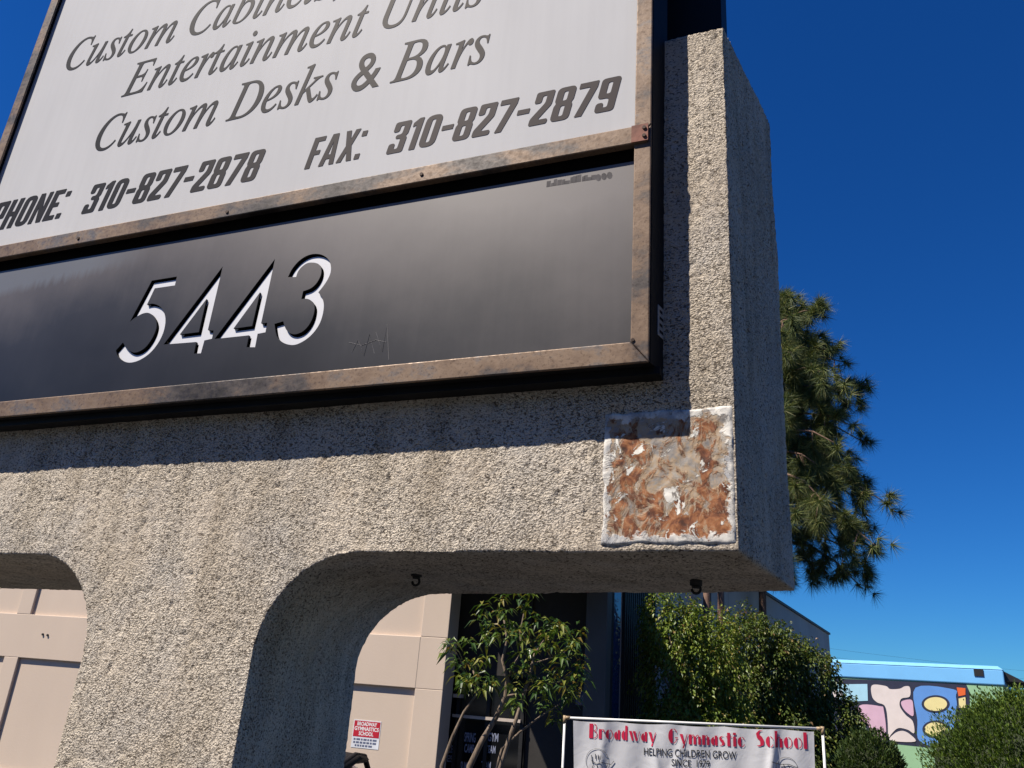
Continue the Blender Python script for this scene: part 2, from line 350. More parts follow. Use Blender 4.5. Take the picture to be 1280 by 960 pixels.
def cw(t=.168):
    g = {}
    a, b = t, .44 - t
    g['0'] = g['O'] = ([rrect(0, 0, .44, 1, .2), rrect(a, .14, b, .86, .07)], .44)
    g['8'] = ([rpoly([(0, 0), (.44, 0), (.44, .45), (.40, .52), (.44, .59), (.44, 1), (0, 1), (0, .59), (.04, .52), (0, .45)], .13), rrect(a, .13, b, .44, .06), rrect(a, .59, b, .87, .06)], .44)
    g['3'] = ([rpoly([(0, .68), (a, .68), (a, .87), (b, .87), (b, .585), (.12, .585), (.12, .455), (b, .455), (b, .13), (a, .13), (a, .32), (0, .32), (0, 0), (.44, 0), (.44, .46), (.39, .52), (.44, .58), (.44, 1), (0, 1)], .07)], .44)
    g['2'] = ([rpoly([(0, .66), (a, .66), (a, .87), (b, .87), (b, .64), (0, .2), (0, 0), (.44, 0), (.44, .15), (.19, .15), (.44, .56), (.44, 1), (0, 1)], .06)], .44)
    g['7'] = ([rpoly([(0, 1), (0, .84), (.27, .84), (.06, 0), (.23, 0), (.44, .82), (.44, 1)], .015)], .44)
    g['1'] = ([rpoly([(.10, 0), (.26, 0), (.26, 1), (.14, 1), (0, .87), (0, .74), (.10, .78)], .015)], .27)
    g['9'] = ([rpoly([(0, 0), (.44, 0), (.44, 1), (0, 1), (0, .4), (b, .4), (b, .13), (a, .13), (a, .28), (0, .28)], .1), rrect(a, .53, b, .87, .06)], .44)
    g['P'] = ([rpoly([(0, 0), (a, 0), (a, .4), (.44, .4), (.44, 1), (0, 1)], .05), rrect(a, .53, b, .86, .05)], .44)
    g['H'] = ([[(0, 0), (a, 0), (a, .42), (b, .42), (b, 0), (.44, 0), (.44, 1), (b, 1), (b, .57), (a, .57), (a, 1), (0, 1)]], .44)
    g['N'] = ([[(0, 0), (.14, 0), (.14, .55), (.28, 0), (.44, 0), (.44, 1), (.30, 1), (.30, .45), (.16, 1), (0, 1)]], .44)
    g['E'] = ([[(0, 0), (.37, 0), (.37, .15), (a, .15), (a, .43), (.33, .43), (.33, .57), (a, .57), (a, .85), (.37, .85), (.37, 1), (0, 1)]], .37)
    g['F'] = ([[(0, 0), (a, 0), (a, .42), (.33, .42), (.33, .56), (a, .56), (a, .85), (.37, .85), (.37, 1), (0, 1)]], .37)
    g['A'] = ([[(0, 0), (.15, 0), (.18, .2), (.30, .2), (.33, 0), (.48, 0), (.34, 1), (.14, 1)], [(.2, .34), (.28, .34), (.24, .78)]], .48)
    g['X'] = ([[(0, 0), (.16, 0), (.24, .3), (.32, 0), (.48, 0), (.33, .5), (.47, 1), (.31, 1), (.24, .7), (.17, 1), (.01, 1), (.15, .5)]], .48)
    g[':'] = ([rrect(0, 0, .16, .17), rrect(0, .72, .16, .89)], .16)
    g['-'] = ([rrect(0, .42, .3, .57)], .3)
    return g
CW = cw()
def compact(s, gap=.075):
    V = []; F = []; x = 0
    for ch in s:
        if ch == ' ': x += .34; continue
        lp, w = CW[ch]; v, f = fill([[(p[0] + x, p[1]) for p in q] for q in lp]); F += [tuple(i + len(V) for i in q) for q in f]; V += list(v); x += w + gap
    return np.array(V), F
def fit(V, x0, x1, y0, cap, caph, shear=0):
    """scale flat text so its ink runs x0..x1 with baseline y0 and cap height cap (caph = cap height in V's units)"""
    V = V.copy(); V[:, 0] += V[:, 1] * shear; a, b = V[:, 0].min(), V[:, 0].max()
    V[:, 0] = x0 + (V[:, 0] - a) / (b - a) * (x1 - x0); V[:, 1] = y0 + V[:, 1] * cap / caph; return V

# ------------------------------------------------------------------ ground
G = 400
ground = obj('ground', [(-G, -G, 0), (G, -G, 0), (G, G, 0), (-G, G, 0)], [(0, 1, 2, 3)], MT['asphalt']); tag(ground, 'dark asphalt parking lot', None, None, 'structure')

# ------------------------------------------------------------------ the monument sign
sign = thing('roadside_sign', SP(-1.7, .45, -2.349), 'grey stucco roadside sign with white business panel and number 5443', 'sign')
def concrete():
    def arc(cx, cz, r, a0, a1, n=10): return [(cx + r * math.cos(math.radians(a0 + (a1 - a0) * k / n)), cz + r * math.sin(math.radians(a0 + (a1 - a0) * k / n))) for k in range(n + 1)]
    B = -2.34
    prof = [(0, 0), (0, 1.63), (-4.5, 1.63), (-4.5, 0)]
    prof += arc(-2.30, -.31, .31, 90, 0) + [(-1.99, B), (-1.35, B)]
    prof += arc(-1.05, -.30, .30, 180, 90)
    prof = [(s, z) for s, z in prof]
    # z of arch tops = -.01, right-hand soffit = 0
    def back(s, z):
        t = min(1, max(0, -s / 1.35)); d = .69 + .30 * t; sk = .10 - .345 * t
        top = .15 * max(0, z / 1.63) if z > 1 else 0
        if s < -1.6: sk = .1
        return SP(s + sk, d, z + top)
    n = len(prof); V = [SP(s, 0, z) for s, z in prof] + [back(s, z) for s, z in prof]
    F = [list(range(n))[::-1], [n + k for k in range(n)]] + [[k, (k + 1) % n, n + (k + 1) % n, n + k] for k in range(n)]
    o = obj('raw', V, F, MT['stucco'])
    t = o.modifiers.new('t', 'TRIANGULATE'); m = o.modifiers.new('r', 'REMESH'); m.mode = 'VOXEL'; m.voxel_size = .0068; m.adaptivity = 0
    dg = bpy.context.evaluated_depsgraph_get(); me = bpy.data.meshes.new_from_object(o.evaluated_get(dg)); bpy.data.objects.remove(o)
    N = len(me.vertices); P = np.zeros(N * 3); me.vertices.foreach_get('co', P); P = P.reshape(-1, 3)
    Nn = np.zeros(N * 3); me.vertex_normals.foreach_get('vector', Nn); Nn = Nn.reshape(-1, 3)
    h = .0007 * vnoise(P / .026, 3) + .0018 * vnoise(P / .0138, 5) + .005 * vnoise(P / .35, 9)
    pit = vnoise(P / np.array([.024, .024, .018]), 21); h -= .004 * np.clip((pit - .6) / .25, 0, 1)
    # smoother mortar where the patch sits and along the foot of the corner
    q = P - P0; s = q @ U; z = q[:, 2] - .0135 * s
    calm = ((s > -.36) & (z < .385) & (q @ DP < .05)); h = np.where(calm, h * .08 - .001, h)
    P = P + Nn * h[:, None]
    base = wloc(sign); me.vertices.foreach_set('co', (P - base).ravel()); me.update()
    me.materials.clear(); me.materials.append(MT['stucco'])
    me.polygons.foreach_set('use_smooth', np.ones(len(me.polygons), bool))
    o = bpy.data.objects.new('concrete_frame', me); COL.objects.link(o); o.parent = sign; return o
conc = concrete()

# rusted patch let into the corner of the concrete
def rust_patch():
    nx, nz = 70, 76; V = []; UV = []; F = []
    x = np.linspace(0, 1, nx); z = np.linspace(0, 1, nz); X, Zz = np.meshgrid(x, z); P = np.stack([X.ravel() * 3, Zz.ravel() * 3, np.zeros(X.size)], 1)
    wob = fbm(P * 2.2, 4, 40); e = np.minimum(np.minimum(X, 1 - X), np.minimum(Zz, 1 - Zz)).ravel() + wob * .03
    rel = .0006 * np.clip(1 - np.abs(e - .05) / .05, 0, 1) + .0014 * fbm(P * 4, 4, 55) - .0012 * np.clip((e - .12) / .05, 0, 1)
    edge = np.minimum(np.minimum(X, 1 - X), np.minimum(Zz, 1 - Zz)).ravel(); rel = np.where(edge < .004, -.0045, rel)
    ex = .0035 * fbm(np.stack([X.ravel() * 7, Zz.ravel() * 7, X.ravel() * 0 + 5], 1), 3, 70)
    for k in range(X.size):
        a, c = X.ravel()[k], Zz.ravel()[k]
        b = 1 if edge[k] < .03 else 0
        s = -.342 + .335 * a + (ex[k] * b if a < .9 else 0); zz = .020 + .352 * c + ex[k] * b
        V.append(SP(s, -.0026 - rel[k], zz)); UV.append((a, c))
    for j in range(nz - 1):
        for i in range(nx - 1):
            q = j * nx + i; F.append((q, q + 1, q + nx + 1, q + nx))
    return obj('rust_patch', V, F, MT['rust'], conc, smooth=True, uv=UV)
rp = rust_patch(); tag(rp, 'square rusted steel patch rimmed with peeling white paint')

def hook(px, py, h):
    r = ray(px, py); p = EYE + r * ((P0[2] - .0135 * .5 - EYE[2]) / r[2]); b = MB()
    b.tube([p + Z * .02, p - Z * .012], [.02, .018], 14); b.tube([p - Z * .012, p - Z * .02], [.014, .012], 10)
    path = [p - Z * .015, p - Z * (h * .45)]; c = p - Z * (h * .45 + .012)
    for k in range(10): a = math.radians(90 - k * 30); path.append(c + U * (.013 * math.cos(a)) + Z * (.013 * math.sin(a)))
    b.tube(path, .004, 8); return b.build('hook', MT['dark_iron'], conc, smooth=True)
hook(521, 716, .036); hook(870, 727, .022)

# cabinet
FR, TOP = -.092, 3.30
cab = MB()
for nm in (0,):
    def cb(q, z0, z1): cab.hexa([SP(s, d, z0) for s, d in q] + [SP(s, d, z1) for s, d in q])
    f0, f1 = FR + .011, FR + .062; sk = lambda d: -.2062 + (d - FR) * .24; sl = lambda d: -3.1145 + (d - FR) * .3
    cb([(sk(f1), f1), (sk(.02), .02), (sl(.02), .02), (sl(f1), f1)], .4765, TOP)
    cb([(sk(f0) - .02, f0), (sk(f1) - .02, f1 - .0005), (sk(f1), f1 - .0005), (sk(f0), f0)][::-1], .4765, TOP)
    cb([(sl(f0), f0), (sl(f1), f1 - .0005), (sl(f1) + .03, f1 - .0005), (sl(f0) + .03, f0)][::-1], .4765, TOP)
    cb([(sk(f1) - .0205, f1 - .0005), (sl(f1) + .0305, f1 - .0005), (sl(f0) + .0305, f0), (sk(f0) - .0205, f0)], .4765, .5)
    cb([(sk(f1) - .0205, f1 - .0005), (sl(f1) + .0305, f1 - .0005), (sl(f0) + .0305, f0), (sk(f0) - .0205, f0)], TOP - .02, TOP)
cab.box(SP, -3.06, -.184, -.055, .02, .455, .4755)
cab = cab.build('cabinet_box', MT['black_metal'], sign)
rear = MB(); rear.box(SP, -3.3, -.03, .25, .45, 1.60, TOP)
rear.build('rear_housing', MT['black_metal'], sign)
def rail(name, pts, d0=FR, d1=FR + .0105):
    V = [SP(s, d0, z) for s, z in pts] + [SP(s, d1, z) for s, z in pts]; n = len(pts)
    F = [list(range(n))[::-1], [n + k for k in range(n)]] + [[k, (k + 1) % n, n + (k + 1) % n, n + k] for k in range(n)]
    return bevel(obj(name, V, F, MT['frame'], sign), .0035, 2)
SL, SLi, SRi, SRo = -3.115, -3.065, -.2555, -.2055
rail('frame_rail', [(SL, .475), (SRo, .475), (SRi, .537), (SLi, .537)])
rail('frame_stile', [(SRo, .4755), (SRo, 1.232), (SRi, 1.176), (SRi, .5385)])
rail('frame_stile', [(SL, .4755), (SLi, .5385), (SLi, 1.20), (SL, 1.20)])
rail('frame_stile', [(SRo, 1.234), (SRo, TOP), (SRi, TOP), (SRi, 1.180)])
rail('frame_stile', [(SL, 1.202), (SLi, 1.202), (SLi, TOP), (SL, TOP)])
mid = rail('middle_rail', [(SLi + .001, 1.170), (-.215, 1.170), (-.215, 1.231), (SLi + .001, 1.231)], FR - .006, FR + .021)
gus = MB(); gus.box(SP, -.262, -.213, FR - .0095, FR - .0055, 1.171, 1.230); g_ = gus.build('corner_plate', mat('rusty_plate', (.20, .085, .06), .75, .2, .35, 14, .002), mid)
rail('top_rail', [(SLi + .001, TOP - .06), (SRi - .001, TOP - .06), (SRi - .001, TOP - .002), (SLi + .001, TOP - .002)])
for s, z, d in [(-.224, 1.215, FR - .010), (-.224, 1.187, FR - .010)]:
    b = MB(); b.tube([SP(s, d + .002, z), SP(s, d - .004, z)], [.0065, .0055], 10); b.build('screw', MT['screw'], mid, smooth=False)
for px, py in [(98, 298), (284, 265), (527, 218)]:
    s, z = on_sign(px, py, FR - .006); b = MB(); b.tube([SP(s, FR - .004, z), SP(s, FR - .0095, z)], [.007, .006], 10); b.build('screw', MT['screw'], mid)
b = MB(); b.tube([SP(-.2485, FR + .002, .541), SP(-.2485, FR - .003, .541)], .005, 8); b.build('screw', MT['screw'], sign)
# maker's label on the end of the cabinet
def side(t, z, off): return SP(-.205 + .024 * t + off, FR + .004 + .108 * t, z)
lb = MB(); lb.hexa([side(t, z, o) for z in (.575, .665) for t, o in ((.45, .0005), (.83, .0005), (.83, .0025), (.45, .0025))])
lab = lb.build('maker_label', mat('grey_label_foil', (.40, .40, .40), .5, .3, .2, 60), cab)
b = MB()
for k in range(4):
    z = .585 + k * .02; b.add([side(.52, z, .003), side(.70 if k % 2 else .76, z, .003), side(.70 if k % 2 else .76, z + .009, .003), side(.52, z + .009, .003)], [(0, 1, 2, 3)])
b.build('label_print', MT['black_metal'], lab)

# upper white panel and its lettering
PD = FR + .0222
up_panel = MB(); up_panel.box(SP, SLi - .004, SRi + .004, PD, PD + .004, 1.226, TOP - .055); up_panel = up_panel.build('upper_panel', MT['white'], sign)
def panel_text(name, V, F, m, d):
    return obj(name, [SP(x, d, y) for x, y, _ in V], F, m, up_panel, uv=V[:, :2])
def line_of(p0, p1): return on_sign(*p0, PD), on_sign(*p1, PD)
def words(txt, left, right, base, capp, capb):
    (x0, _), (x1, _) = line_of(left, right); _, y0 = on_sign(*base, PD); cap = on_sign(*capp, PD)[1] - on_sign(*capb, PD)[1]
    V, F = font(italic(txt), .004); c = font(italic('D'))[0][:, 1].max()
    panel_text('lettering', fit(V, x0, x1, y0, cap, c, .03), F, MT['serif'], PD - .0012)
words('Custom Desks & Bars', (122, 170), (613, 45), (289, 150), (303, 105), (290, 150))
words('Entertainment Units', (151, 122), (606, 0), (151, 121.5), (303, 105), (290, 150))
words('Custom Cabinets,', (88, 65), (424, -5), (224, 49), (303, 105), (290, 150))
def phone(txt, left, right, base, top):
    (x0, _), (x1, _) = line_of(left, right); y0 = on_sign(*base, PD)[1]; y1 = on_sign(*top, PD)[1]
    V, F = compact(txt); panel_text('lettering', fit(V, x0, x1, y0, y1 - y0, 1.0, .19), F, MT['phone'], PD - .0012)
phone('PHONE:', (-16, 284), (90, 240), (62, 275), (79, 237))
phone('310-827-2878', (103, 262), (331, 195), (106, 267), (124, 230))
phone('FAX:', (380, 212), (460, 166), (380, 212), (391, 173.5))
phone('310-827-2879', (483, 190), (777, 95), (490, 192), (500, 153))

# address panel: a black sheet with the number cut through it, white plates behind
AD = FR + .0225
def crop(o, pts, sc=6.857): return [on_sign(o[0] + a / sc, o[1] + b / sc, AD) for a, b in pts]
o1, o2 = (130, 330), (260, 310)
five = crop(o1, [(625, 107), (607, 183), (435, 208), (368, 348), (420, 340), (480, 365), (518, 425), (526, 500), (505, 595), (455, 690), (385, 770), (300, 825), (220, 845), (160, 828), (118, 790), (102, 740), (162, 672), (190, 715), (235, 752), (285, 755), (350, 718), (405, 648), (440, 575), (450, 515), (430, 455), (385, 420), (330, 425), (262, 462), (222, 495), (410, 142)])
five = smooth_loop(five, (0, 1, 2, 3, 15, 16, 27, 28, 29))
four1 = crop(o1, [(1018, 20), (890, 565), (940, 570), (925, 640), (860, 655), (830, 765), (770, 768), (790, 668), (510, 690)]); isl1 = crop(o1, [(878, 300), (812, 583), (650, 603)])
four2 = crop(o2, [(575, 92), (455, 645), (508, 640), (492, 722), (425, 735), (403, 850), (330, 850), (350, 748), (55, 780)]); isl2 = crop(o2, [(445, 380), (378, 668), (218, 690)])
three = crop(o2, [(685, 250), (720, 180), (780, 110), (850, 65), (920, 50), (980, 60), (1030, 95), (1052, 150), (1050, 210), (1025, 270), (985, 330), (945, 380), (975, 420), (992, 480), (985, 560), (955, 650), (900, 730), (830, 790), (750, 828), (680, 825), (620, 795), (585, 745), (570, 650), (645, 628), (665, 690), (700, 728), (750, 738), (810, 715), (860, 665), (895, 600), (912, 530), (905, 480), (880, 448), (845, 435), (800, 438), (815, 370), (880, 345), (930, 300), (965, 235), (970, 180), (950, 140), (905, 125), (850, 130), (800, 165), (770, 205), (755, 248)])
three = smooth_loop(three, (0, 11, 22, 23, 34, 35, 45))
V, F = fill([[(SLi - .004, .53), (SRi + .004, .53), (SRi + .004, 1.128), (SLi - .004, 1.124)], five, four1, isl1, four2, isl2, three], .0035)
AV = np.array([SP(x, AD + .0035 - w, y) for x, y, w in V])
def is_wall(f):
    a, b, c = AV[f[0]], AV[f[1]], AV[f[2]]; nn = np.cross(b - a, c - a); return abs(nn @ DP) < .5 * np.linalg.norm(nn)
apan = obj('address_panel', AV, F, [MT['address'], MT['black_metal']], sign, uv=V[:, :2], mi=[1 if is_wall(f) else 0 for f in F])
for lp in ([five], [four1, isl1], [four2, isl2], [three]):
    v, f = fill([[(x + .0075, z - .0085) for x, z in q] for q in lp], .001)  # plates shifted so black shows up-left, standing in for the cast shadow
    obj('numeral', [SP(x, AD + .0083 - w, z) for x, z, w in v], f, MT['numeral'], apan)
# scratched tag and ghost of old lettering
b = MB(); rs = random.Random(3)
for pts in ([(440, 440), (448, 425), (455, 445), (462, 418), (468, 442)], [(470, 415), (478, 440), (484, 405), (486, 450)], [(436, 428), (452, 432), (470, 425), (483, 428)]):
    q = [on_sign(x, y, AD) for x, y in pts]; b.tube([SP(s, AD - .0002, z) for s, z in q], .0007, 4)
b.build('scratches', mat('scratched_vinyl', (.24, .23, .235), .6), apan)

b = MB(); rs = random.Random(12); x = 683
while x < 742:
    w = rs.uniform(3, 7); h = rs.uniform(4, 9); yb = 234 - (x - 683) * .16
    q = [on_sign(x + a, yb - c, AD) for a, c in ((0, 0), (w, .8), (w + .6, h + .8), (.6, h))]
    b.add([SP(s, AD - .0003, z) for s, z in q], [(0, 1, 2, 3)]); x += w + rs.uniform(-1, 1.2)
for x in (748, 755, 762):
    q = [on_sign(x + 3.6 * math.cos(a), 222 + 4.5 * math.sin(a) - (x - 748) * .2, AD) for a in np.linspace(0, 2 * math.pi, 9)[:-1]]; b.add([SP(s, AD - .0003, z) for s, z in q], [range(8)])
b.build('ghost_lettering', mat('dirt_ghost', (.105, .099, .104), .7, 0, .3, 40, spec=.1), apan)

# ------------------------------------------------------------------ tan building with recessed panels
th = math.radians(-18.5); E1 = np.array([math.cos(th), math.sin(th), 0]); G1 = np.array([-E1[1], E1[0], 0]); Q1 = at(552, 850, 12.0); Q1[2] = 0
def FB(e, g, z): return Q1 + E1 * e + G1 * g + Z * z
tanb = thing('tan_building', FB(-5, 3, 0), 'tan panelled building with sunken wall panels and dark glazed entrance', 'building')
def onF(px, py, g=0):
    r = ray(px, py); t = ((Q1 + G1 * g - EYE) @ G1) / (r @ G1); p = EYE + r * t; return (p - Q1) @ E1, p[2]
def facade():
    b = MB(); D = .05
    eL, eL2 = onF(20, 826)[0], onF(4, 826)[0]; pil = max(.3, eL - eL2); per = (-.39 - eL2) / 3; e0 = -17.0
    print('FACADE', per, pil, [round(onF(*p)[1], 3) for p in ((60, 777), (60, 829), (480, 794), (480, 852))])
    b.box(FB, e0, 0.03, D, .4, 0, 4.6); b.box(FB, e0, -1, .4, 7, 0, 4.598)                                                        # body behind the recess plane
    edges = []
    for k in range(6): edges.append((-.39 - (k + 1) * per + pil, -.39 - k * per))           # recess spans
    zs = [(.25, 1.945), (2.645, 4.1)]
    b.box(FB, e0, .032, 0, D - .001, 4.1, 4.602); b.box(FB, e0, .032, 0, D - .001, 1.945, 2.645); b.box(FB, e0, .032, 0, D - .001, 0, .25)
    last = .032
    for a, c in edges:
        for z0, z1 in zs: b.box(FB, c, last, 0, D - .001, z0 + .0006, z1 - .0006)
        last = a
    for z0, z1 in zs: b.box(FB, e0, last, 0, D - .001, z0 + .0006, z1 - .0006)
    return b.build('wall', MT['tan'], tanb)
bevel(facade(), .008, 2)
jt = MB()
jt.box(FB, -.394, -.386, -.0015, .003, 1.95, 2.64)
jt.build('joint', mat('joint_sealant', (.30, .25, .21), .8), tanb)
for px, py in [(54, 793), (60, 794)]:
    r = ray(px, py); t = ((Q1 - EYE) @ G1) / (r @ G1); p = EYE + r * t; b = MB(); b.tube([p, p - G1 * .02], .018, 8)
    b.build('wall_bolt', MT['dark_iron'], tanb)
# wall plaque
plq = thing('wall_plaque', FB(-1.2, 0, 1.1), 'red and white gymnastics school notice on tan wall', 'notice')
def onF(px, py, g=0):
    r = ray(px, py); t = ((Q1 + G1 * g - EYE) @ G1) / (r @ G1); p = EYE + r * t; return (p - Q1) @ E1, p[2]
FBs = FB
def FBr(e, g, z): return FBs(e, g + .05, z)
(a0, zt), (a1, _) = onF(443, 899, .05), onF(477, 902, .05); _, zb = onF(441, 934, .05); zm = zb + (zt - zb) * .40; aw = a1 - a0
b = MB(); b.box(FBr, a0, a1, -.004, -.0005, zb, zt); b.build('backing', mat('white_notice_board', (.72, .74, .78), .5), plq)
b = MB(); b.box(FBr, a0 + .012, a1 - .012, -.006, -.0045, zm, zt - .012); red = b.build('red_field', mat('red_print', (.50, .012, .03), .5), plq)
def flat_words(name, txt, f, x0, x1, y0, cap, m, parent, d, off=.0, it=False, sh=0):
    V, F = font(txt, off); c = font('H')[0][:, 1].max(); V = fit(V, x0, x1, y0, cap, c, sh)
    return obj(name, [f(x, d, y) for x, y, _ in V], F, m, parent, uv=V[:, :2])
mw = mat('white_print', (.8, .8, .8), .5); mk = mat('black_print', (.02, .02, .025), .5)
rh = (zt - zm - .03) / 3
for k, (w, i) in enumerate([('BROADWAY', .06), ('GYMNASTICS', .025), ('SCHOOL', .10)]):
    flat_words('lettering', w, FBr, a0 + i, a1 - i, zt - .022 - (k + 1) * rh + .012, rh * .74, mw, red, -.0068, .03)
b = MB(); rs = random.Random(8)
for k in range(3):
    x = a0 + .03 + .03 * (k == 2)
    while x < a1 - .05 - .04 * (k == 2):
        w = rs.uniform(.02, .06); b.box(FBr, x, x + w, -.006, -.0045, zm - .045 - k * .04, zm - .022 - k * .04); x += w + .014
b.build('small_print', mat('blue_grey_print', (.12, .14, .22), .5), plq)

# recessed entrance: dark back wall, glazed doors, roof over it
rec = MB(); BE = 2.6
def onF(px, py, g=0):
    r = ray(px, py); t = ((Q1 + G1 * g - EYE) @ G1) / (r @ G1); p = EYE + r * t; return (p - Q1) @ E1, p[2]
eB = onF(757, 850, .2)[0]; eW = onF(660, 850, .5)[0]
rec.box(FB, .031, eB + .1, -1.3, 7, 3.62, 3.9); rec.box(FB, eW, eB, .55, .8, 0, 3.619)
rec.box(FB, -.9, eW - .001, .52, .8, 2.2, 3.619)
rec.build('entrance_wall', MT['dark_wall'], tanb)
b = MB(); b.box(FB, eB - .30, eB, .2, .549, 0, 3.619); bevel(b.build('entrance_column', MT['grey_trim'], tanb), .01)
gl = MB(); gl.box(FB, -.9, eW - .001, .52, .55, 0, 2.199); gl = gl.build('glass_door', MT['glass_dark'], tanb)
b = MB()
for e in (.10, eW * .5, eW - .05): b.box(FB, e - .025, e + .025, .48, .517, 0, 2.05)
b.build('door_frame', MT['dark_iron'], gl)
b = MB(); b.box(FB, .04, eW - .06, .44, .479, 1.60, 1.64); b.build('door_header', mat('pale_door_header', (.55, .47, .40), .6), gl)
b = MB(); b.box(FB, .034, .16, .42, .515, 1.86, 1.91); b.build('lintel', mat('tan_lintel', (.55, .45, .37), .6), tanb)
ml = mat('pale_blue_window_letters', (.24, .27, .38), .6)
for txt, px, py, w, h in [('SPRING', 587, 921, 14, 11), ('CAMP', 586, 935, 12, 10), ('SUMMER', 583, 958, 16, 12), ('GYM', 616, 921, 13, 10), ('TEAM', 613, 936, 12, 9), ('TEAM', 607, 956, 12, 9), ('ED', 557, 920, 7, 8), ('LE', 563, 936, 6, 9), ('ES', 562, 948, 7, 8)]:
    e0, z0 = onF(px - w / 2, py + h / 2, .51); e1, _ = onF(px + w / 2, py + h / 2, .51); _, z1 = onF(px - w / 2, py - h / 2, .51)
    flat_words('lettering', txt, FB, e0, e1, z0, z1 - z0, ml, gl, .515, .02)
e0, z1 = onF(721, 862, .55); e1, z0 = onF(731, 882, .55)
b = MB(); b.box(FB, e0 - .03, e1 + .03, .52, .549, z0 - .03, z1 + .03); wf = b.build('window', MT['dark_iron'], tanb)
b = MB(); b.box(FB, e0, e1, .505, .519, z0, z1); b.build('pane', MT['glass_blue'], wf)

# ------------------------------------------------------------------ long grey building running back
th = math.radians(-29.6); E2 = np.array([math.cos(th), math.sin(th), 0]); G2 = np.array([-E2[1], E2[0], 0]); Q2 = FB(eB, .56, 0); Q2[2] = 0
def GB(e, g, z): return Q2 + E2 * e + G2 * g + Z * z
greyb = thing('grey_building', GB(-4, 11, 0), 'long low grey building half hidden by climbing greenery', 'building')
b = MB(); b.box(GB, -9, -.05, 7, 22.2, 0, 4.83); b.box(GB, -9, -.052, 0, 6.99, 0, 4.45); b.build('wall', MT['grey_wall'], greyb)
b = MB(); b.box(GB, -9.02, .0, 7, 22.25, 4.831, 4.90); b.build('roof_edge', MT['grey_trim'], greyb)
b = MB(); b.box(GB, -.05, -.03, .06, .42, .3, 4.0); b.build('window', MT['glass_blue'], greyb)
b = MB()
for k in range(16): b.box(GB, -.049, .0, .52 + k * .09, .57 + k * .09, 1.4, 4.2)
b.build('louvre', MT['dark_iron'], greyb)
b = MB(); b.box(GB, -1.2, -.3, 5.6, 6.9, 4.451, 5.3); b.build('roof_box', MT['dark_wall'], greyb)  # plain dark box on the lower roof

# ------------------------------------------------------------------ mural building
th = math.radians(-33); E3 = np.array([math.cos(th), math.sin(th), 0]); G3 = np.array([-E3[1], E3[0], 0]); Q3 = at(1140, 880, 40.); Q3[2] = 0
def MBf(e, g, z): return Q3 + E3 * e + G3 * g + Z * z
mur = thing('mural_building', MBf(0, 4, 0), 'low building with sky blue parapet and colourful abstract mural', 'building')
def onM(px, py, g=0):
    r = ray(px, py); t = ((Q3 + G3 * g - EYE) @ G3) / (r @ G3); p = EYE + r * t; return (p - Q3) @ E3, p[2]
mL = onM(1000, 840)[0]; mR, mzt = onM(1251, 840); zt3 = onM(1140, 828)[1]; zb3 = onM(1140, 851)[1]; zf = onM(1120, 930)[1]
c_blue = mat('sky_blue_parapet', (.17, .47, .80), .7, 0, .06, .8); c_lt = mat('pale_blue_flashing', (.19, .47, .74), .6, 0, .05)
b = MB(); b.box(MBf, mL - 6, mR, 0, 9, 0, zb3); b.build('wall', mat('green_lower_wall', (.28, .48, .27), .8, 0, .12, .8), mur)
b = MB(); b.box(MBf, mL - 6, mR + .1, -.06, 9, zb3 + .002, zt3 - .16); bevel(b.build('parapet', c_blue, mur), .05)
b = MB(); V = [MBf(mL - 6, -.07, zt3 - .158), MBf(mR + .1, -.07, zt3 - .158), MBf(mR + .1, 9, zt3 - .158), MBf(mL - 6, 9, zt3 - .158), MBf(mL - 6, .15, zt3), MBf(mR - .1, .15, zt3), MBf(mR - .1, 9, zt3), MBf(mL - 6, 9, zt3)]; b.hexa(V); b.build('roof', c_lt, mur)
b = MB(); b.hexa([MBf(mR + .101, 0, zb3 + .2), MBf(mR + .95, 1, zb3 + .2), MBf(mR + .95, 6, zb3 + .2), MBf(mR + .101, 6, zb3 + .2), MBf(mR + .101, .2, zt3 - .2), MBf(mR + .4, 1, zt3 - .7), MBf(mR + .4, 6, zt3 - .7), MBf(mR + .101, 6, zt3 - .2)]); b.build('side_wing', MT['dark_wall'], mur)
e0, z0 = onM(1218, 845, -.06); b = MB(); b.box(MBf, e0, e0 + .38, -.10, -.062, z0, z0 + .3); b.build('vent', MT['dark_iron'], mur)
def mpoly(name, pts, m, lay, smooth=True, parent=None):
    mx_, my_ = sum(p[0] for p in pts) / len(pts), sum(p[1] for p in pts) / len(pts)
    if lay == 1: pts = [(mx_ + (x - mx_) * .955, my_ + (y - my_) * .965) for x, y in pts]
    q = [onM(960 + x / 4, 760 + y / 4, -.02) for x, y in pts]; q = smooth_loop(q, ()) if smooth else q
    V, F = fill([q], .003); return obj(name, [MBf(x, -.012 - lay * .008 - w, y) for x, y, w in V], F, m, parent or art)
c_out = mat('navy_outline_paint', (.018, .022, .05), .6)
art = obj('mural', *(lambda V, F: ([MBf(x, -.004 - w, y) for x, y, w in V], F))(*fill([[onM(960 + x / 4, 760 + y / 4) for x, y in [(330, 352), (990, 380), (1008, 420), (1015, 720), (520, 668), (330, 650)]]], .003)), c_out, mur)
P = lambda n, c: mat(n, c, .7, 0, .06, 2)
c_cream, c_pink, c_bl, c_yel, c_or, c_teal, c_gr = P('cream_paint', (.68, .60, .56)), P('pink_paint', (.62, .40, .50)), P('mural_blue_paint', (.10, .27, .62)), P('yellow_paint', (.76, .66, .30)), P('orange_paint', (.70, .12, .02)), P('aqua_paint', (.36, .62, .74)), P('mint_paint', (.45, .62, .40))
mpoly('aqua_shape', [(340, 380), (500, 378), (503, 465), (430, 468), (340, 460)], c_teal, 1, False)
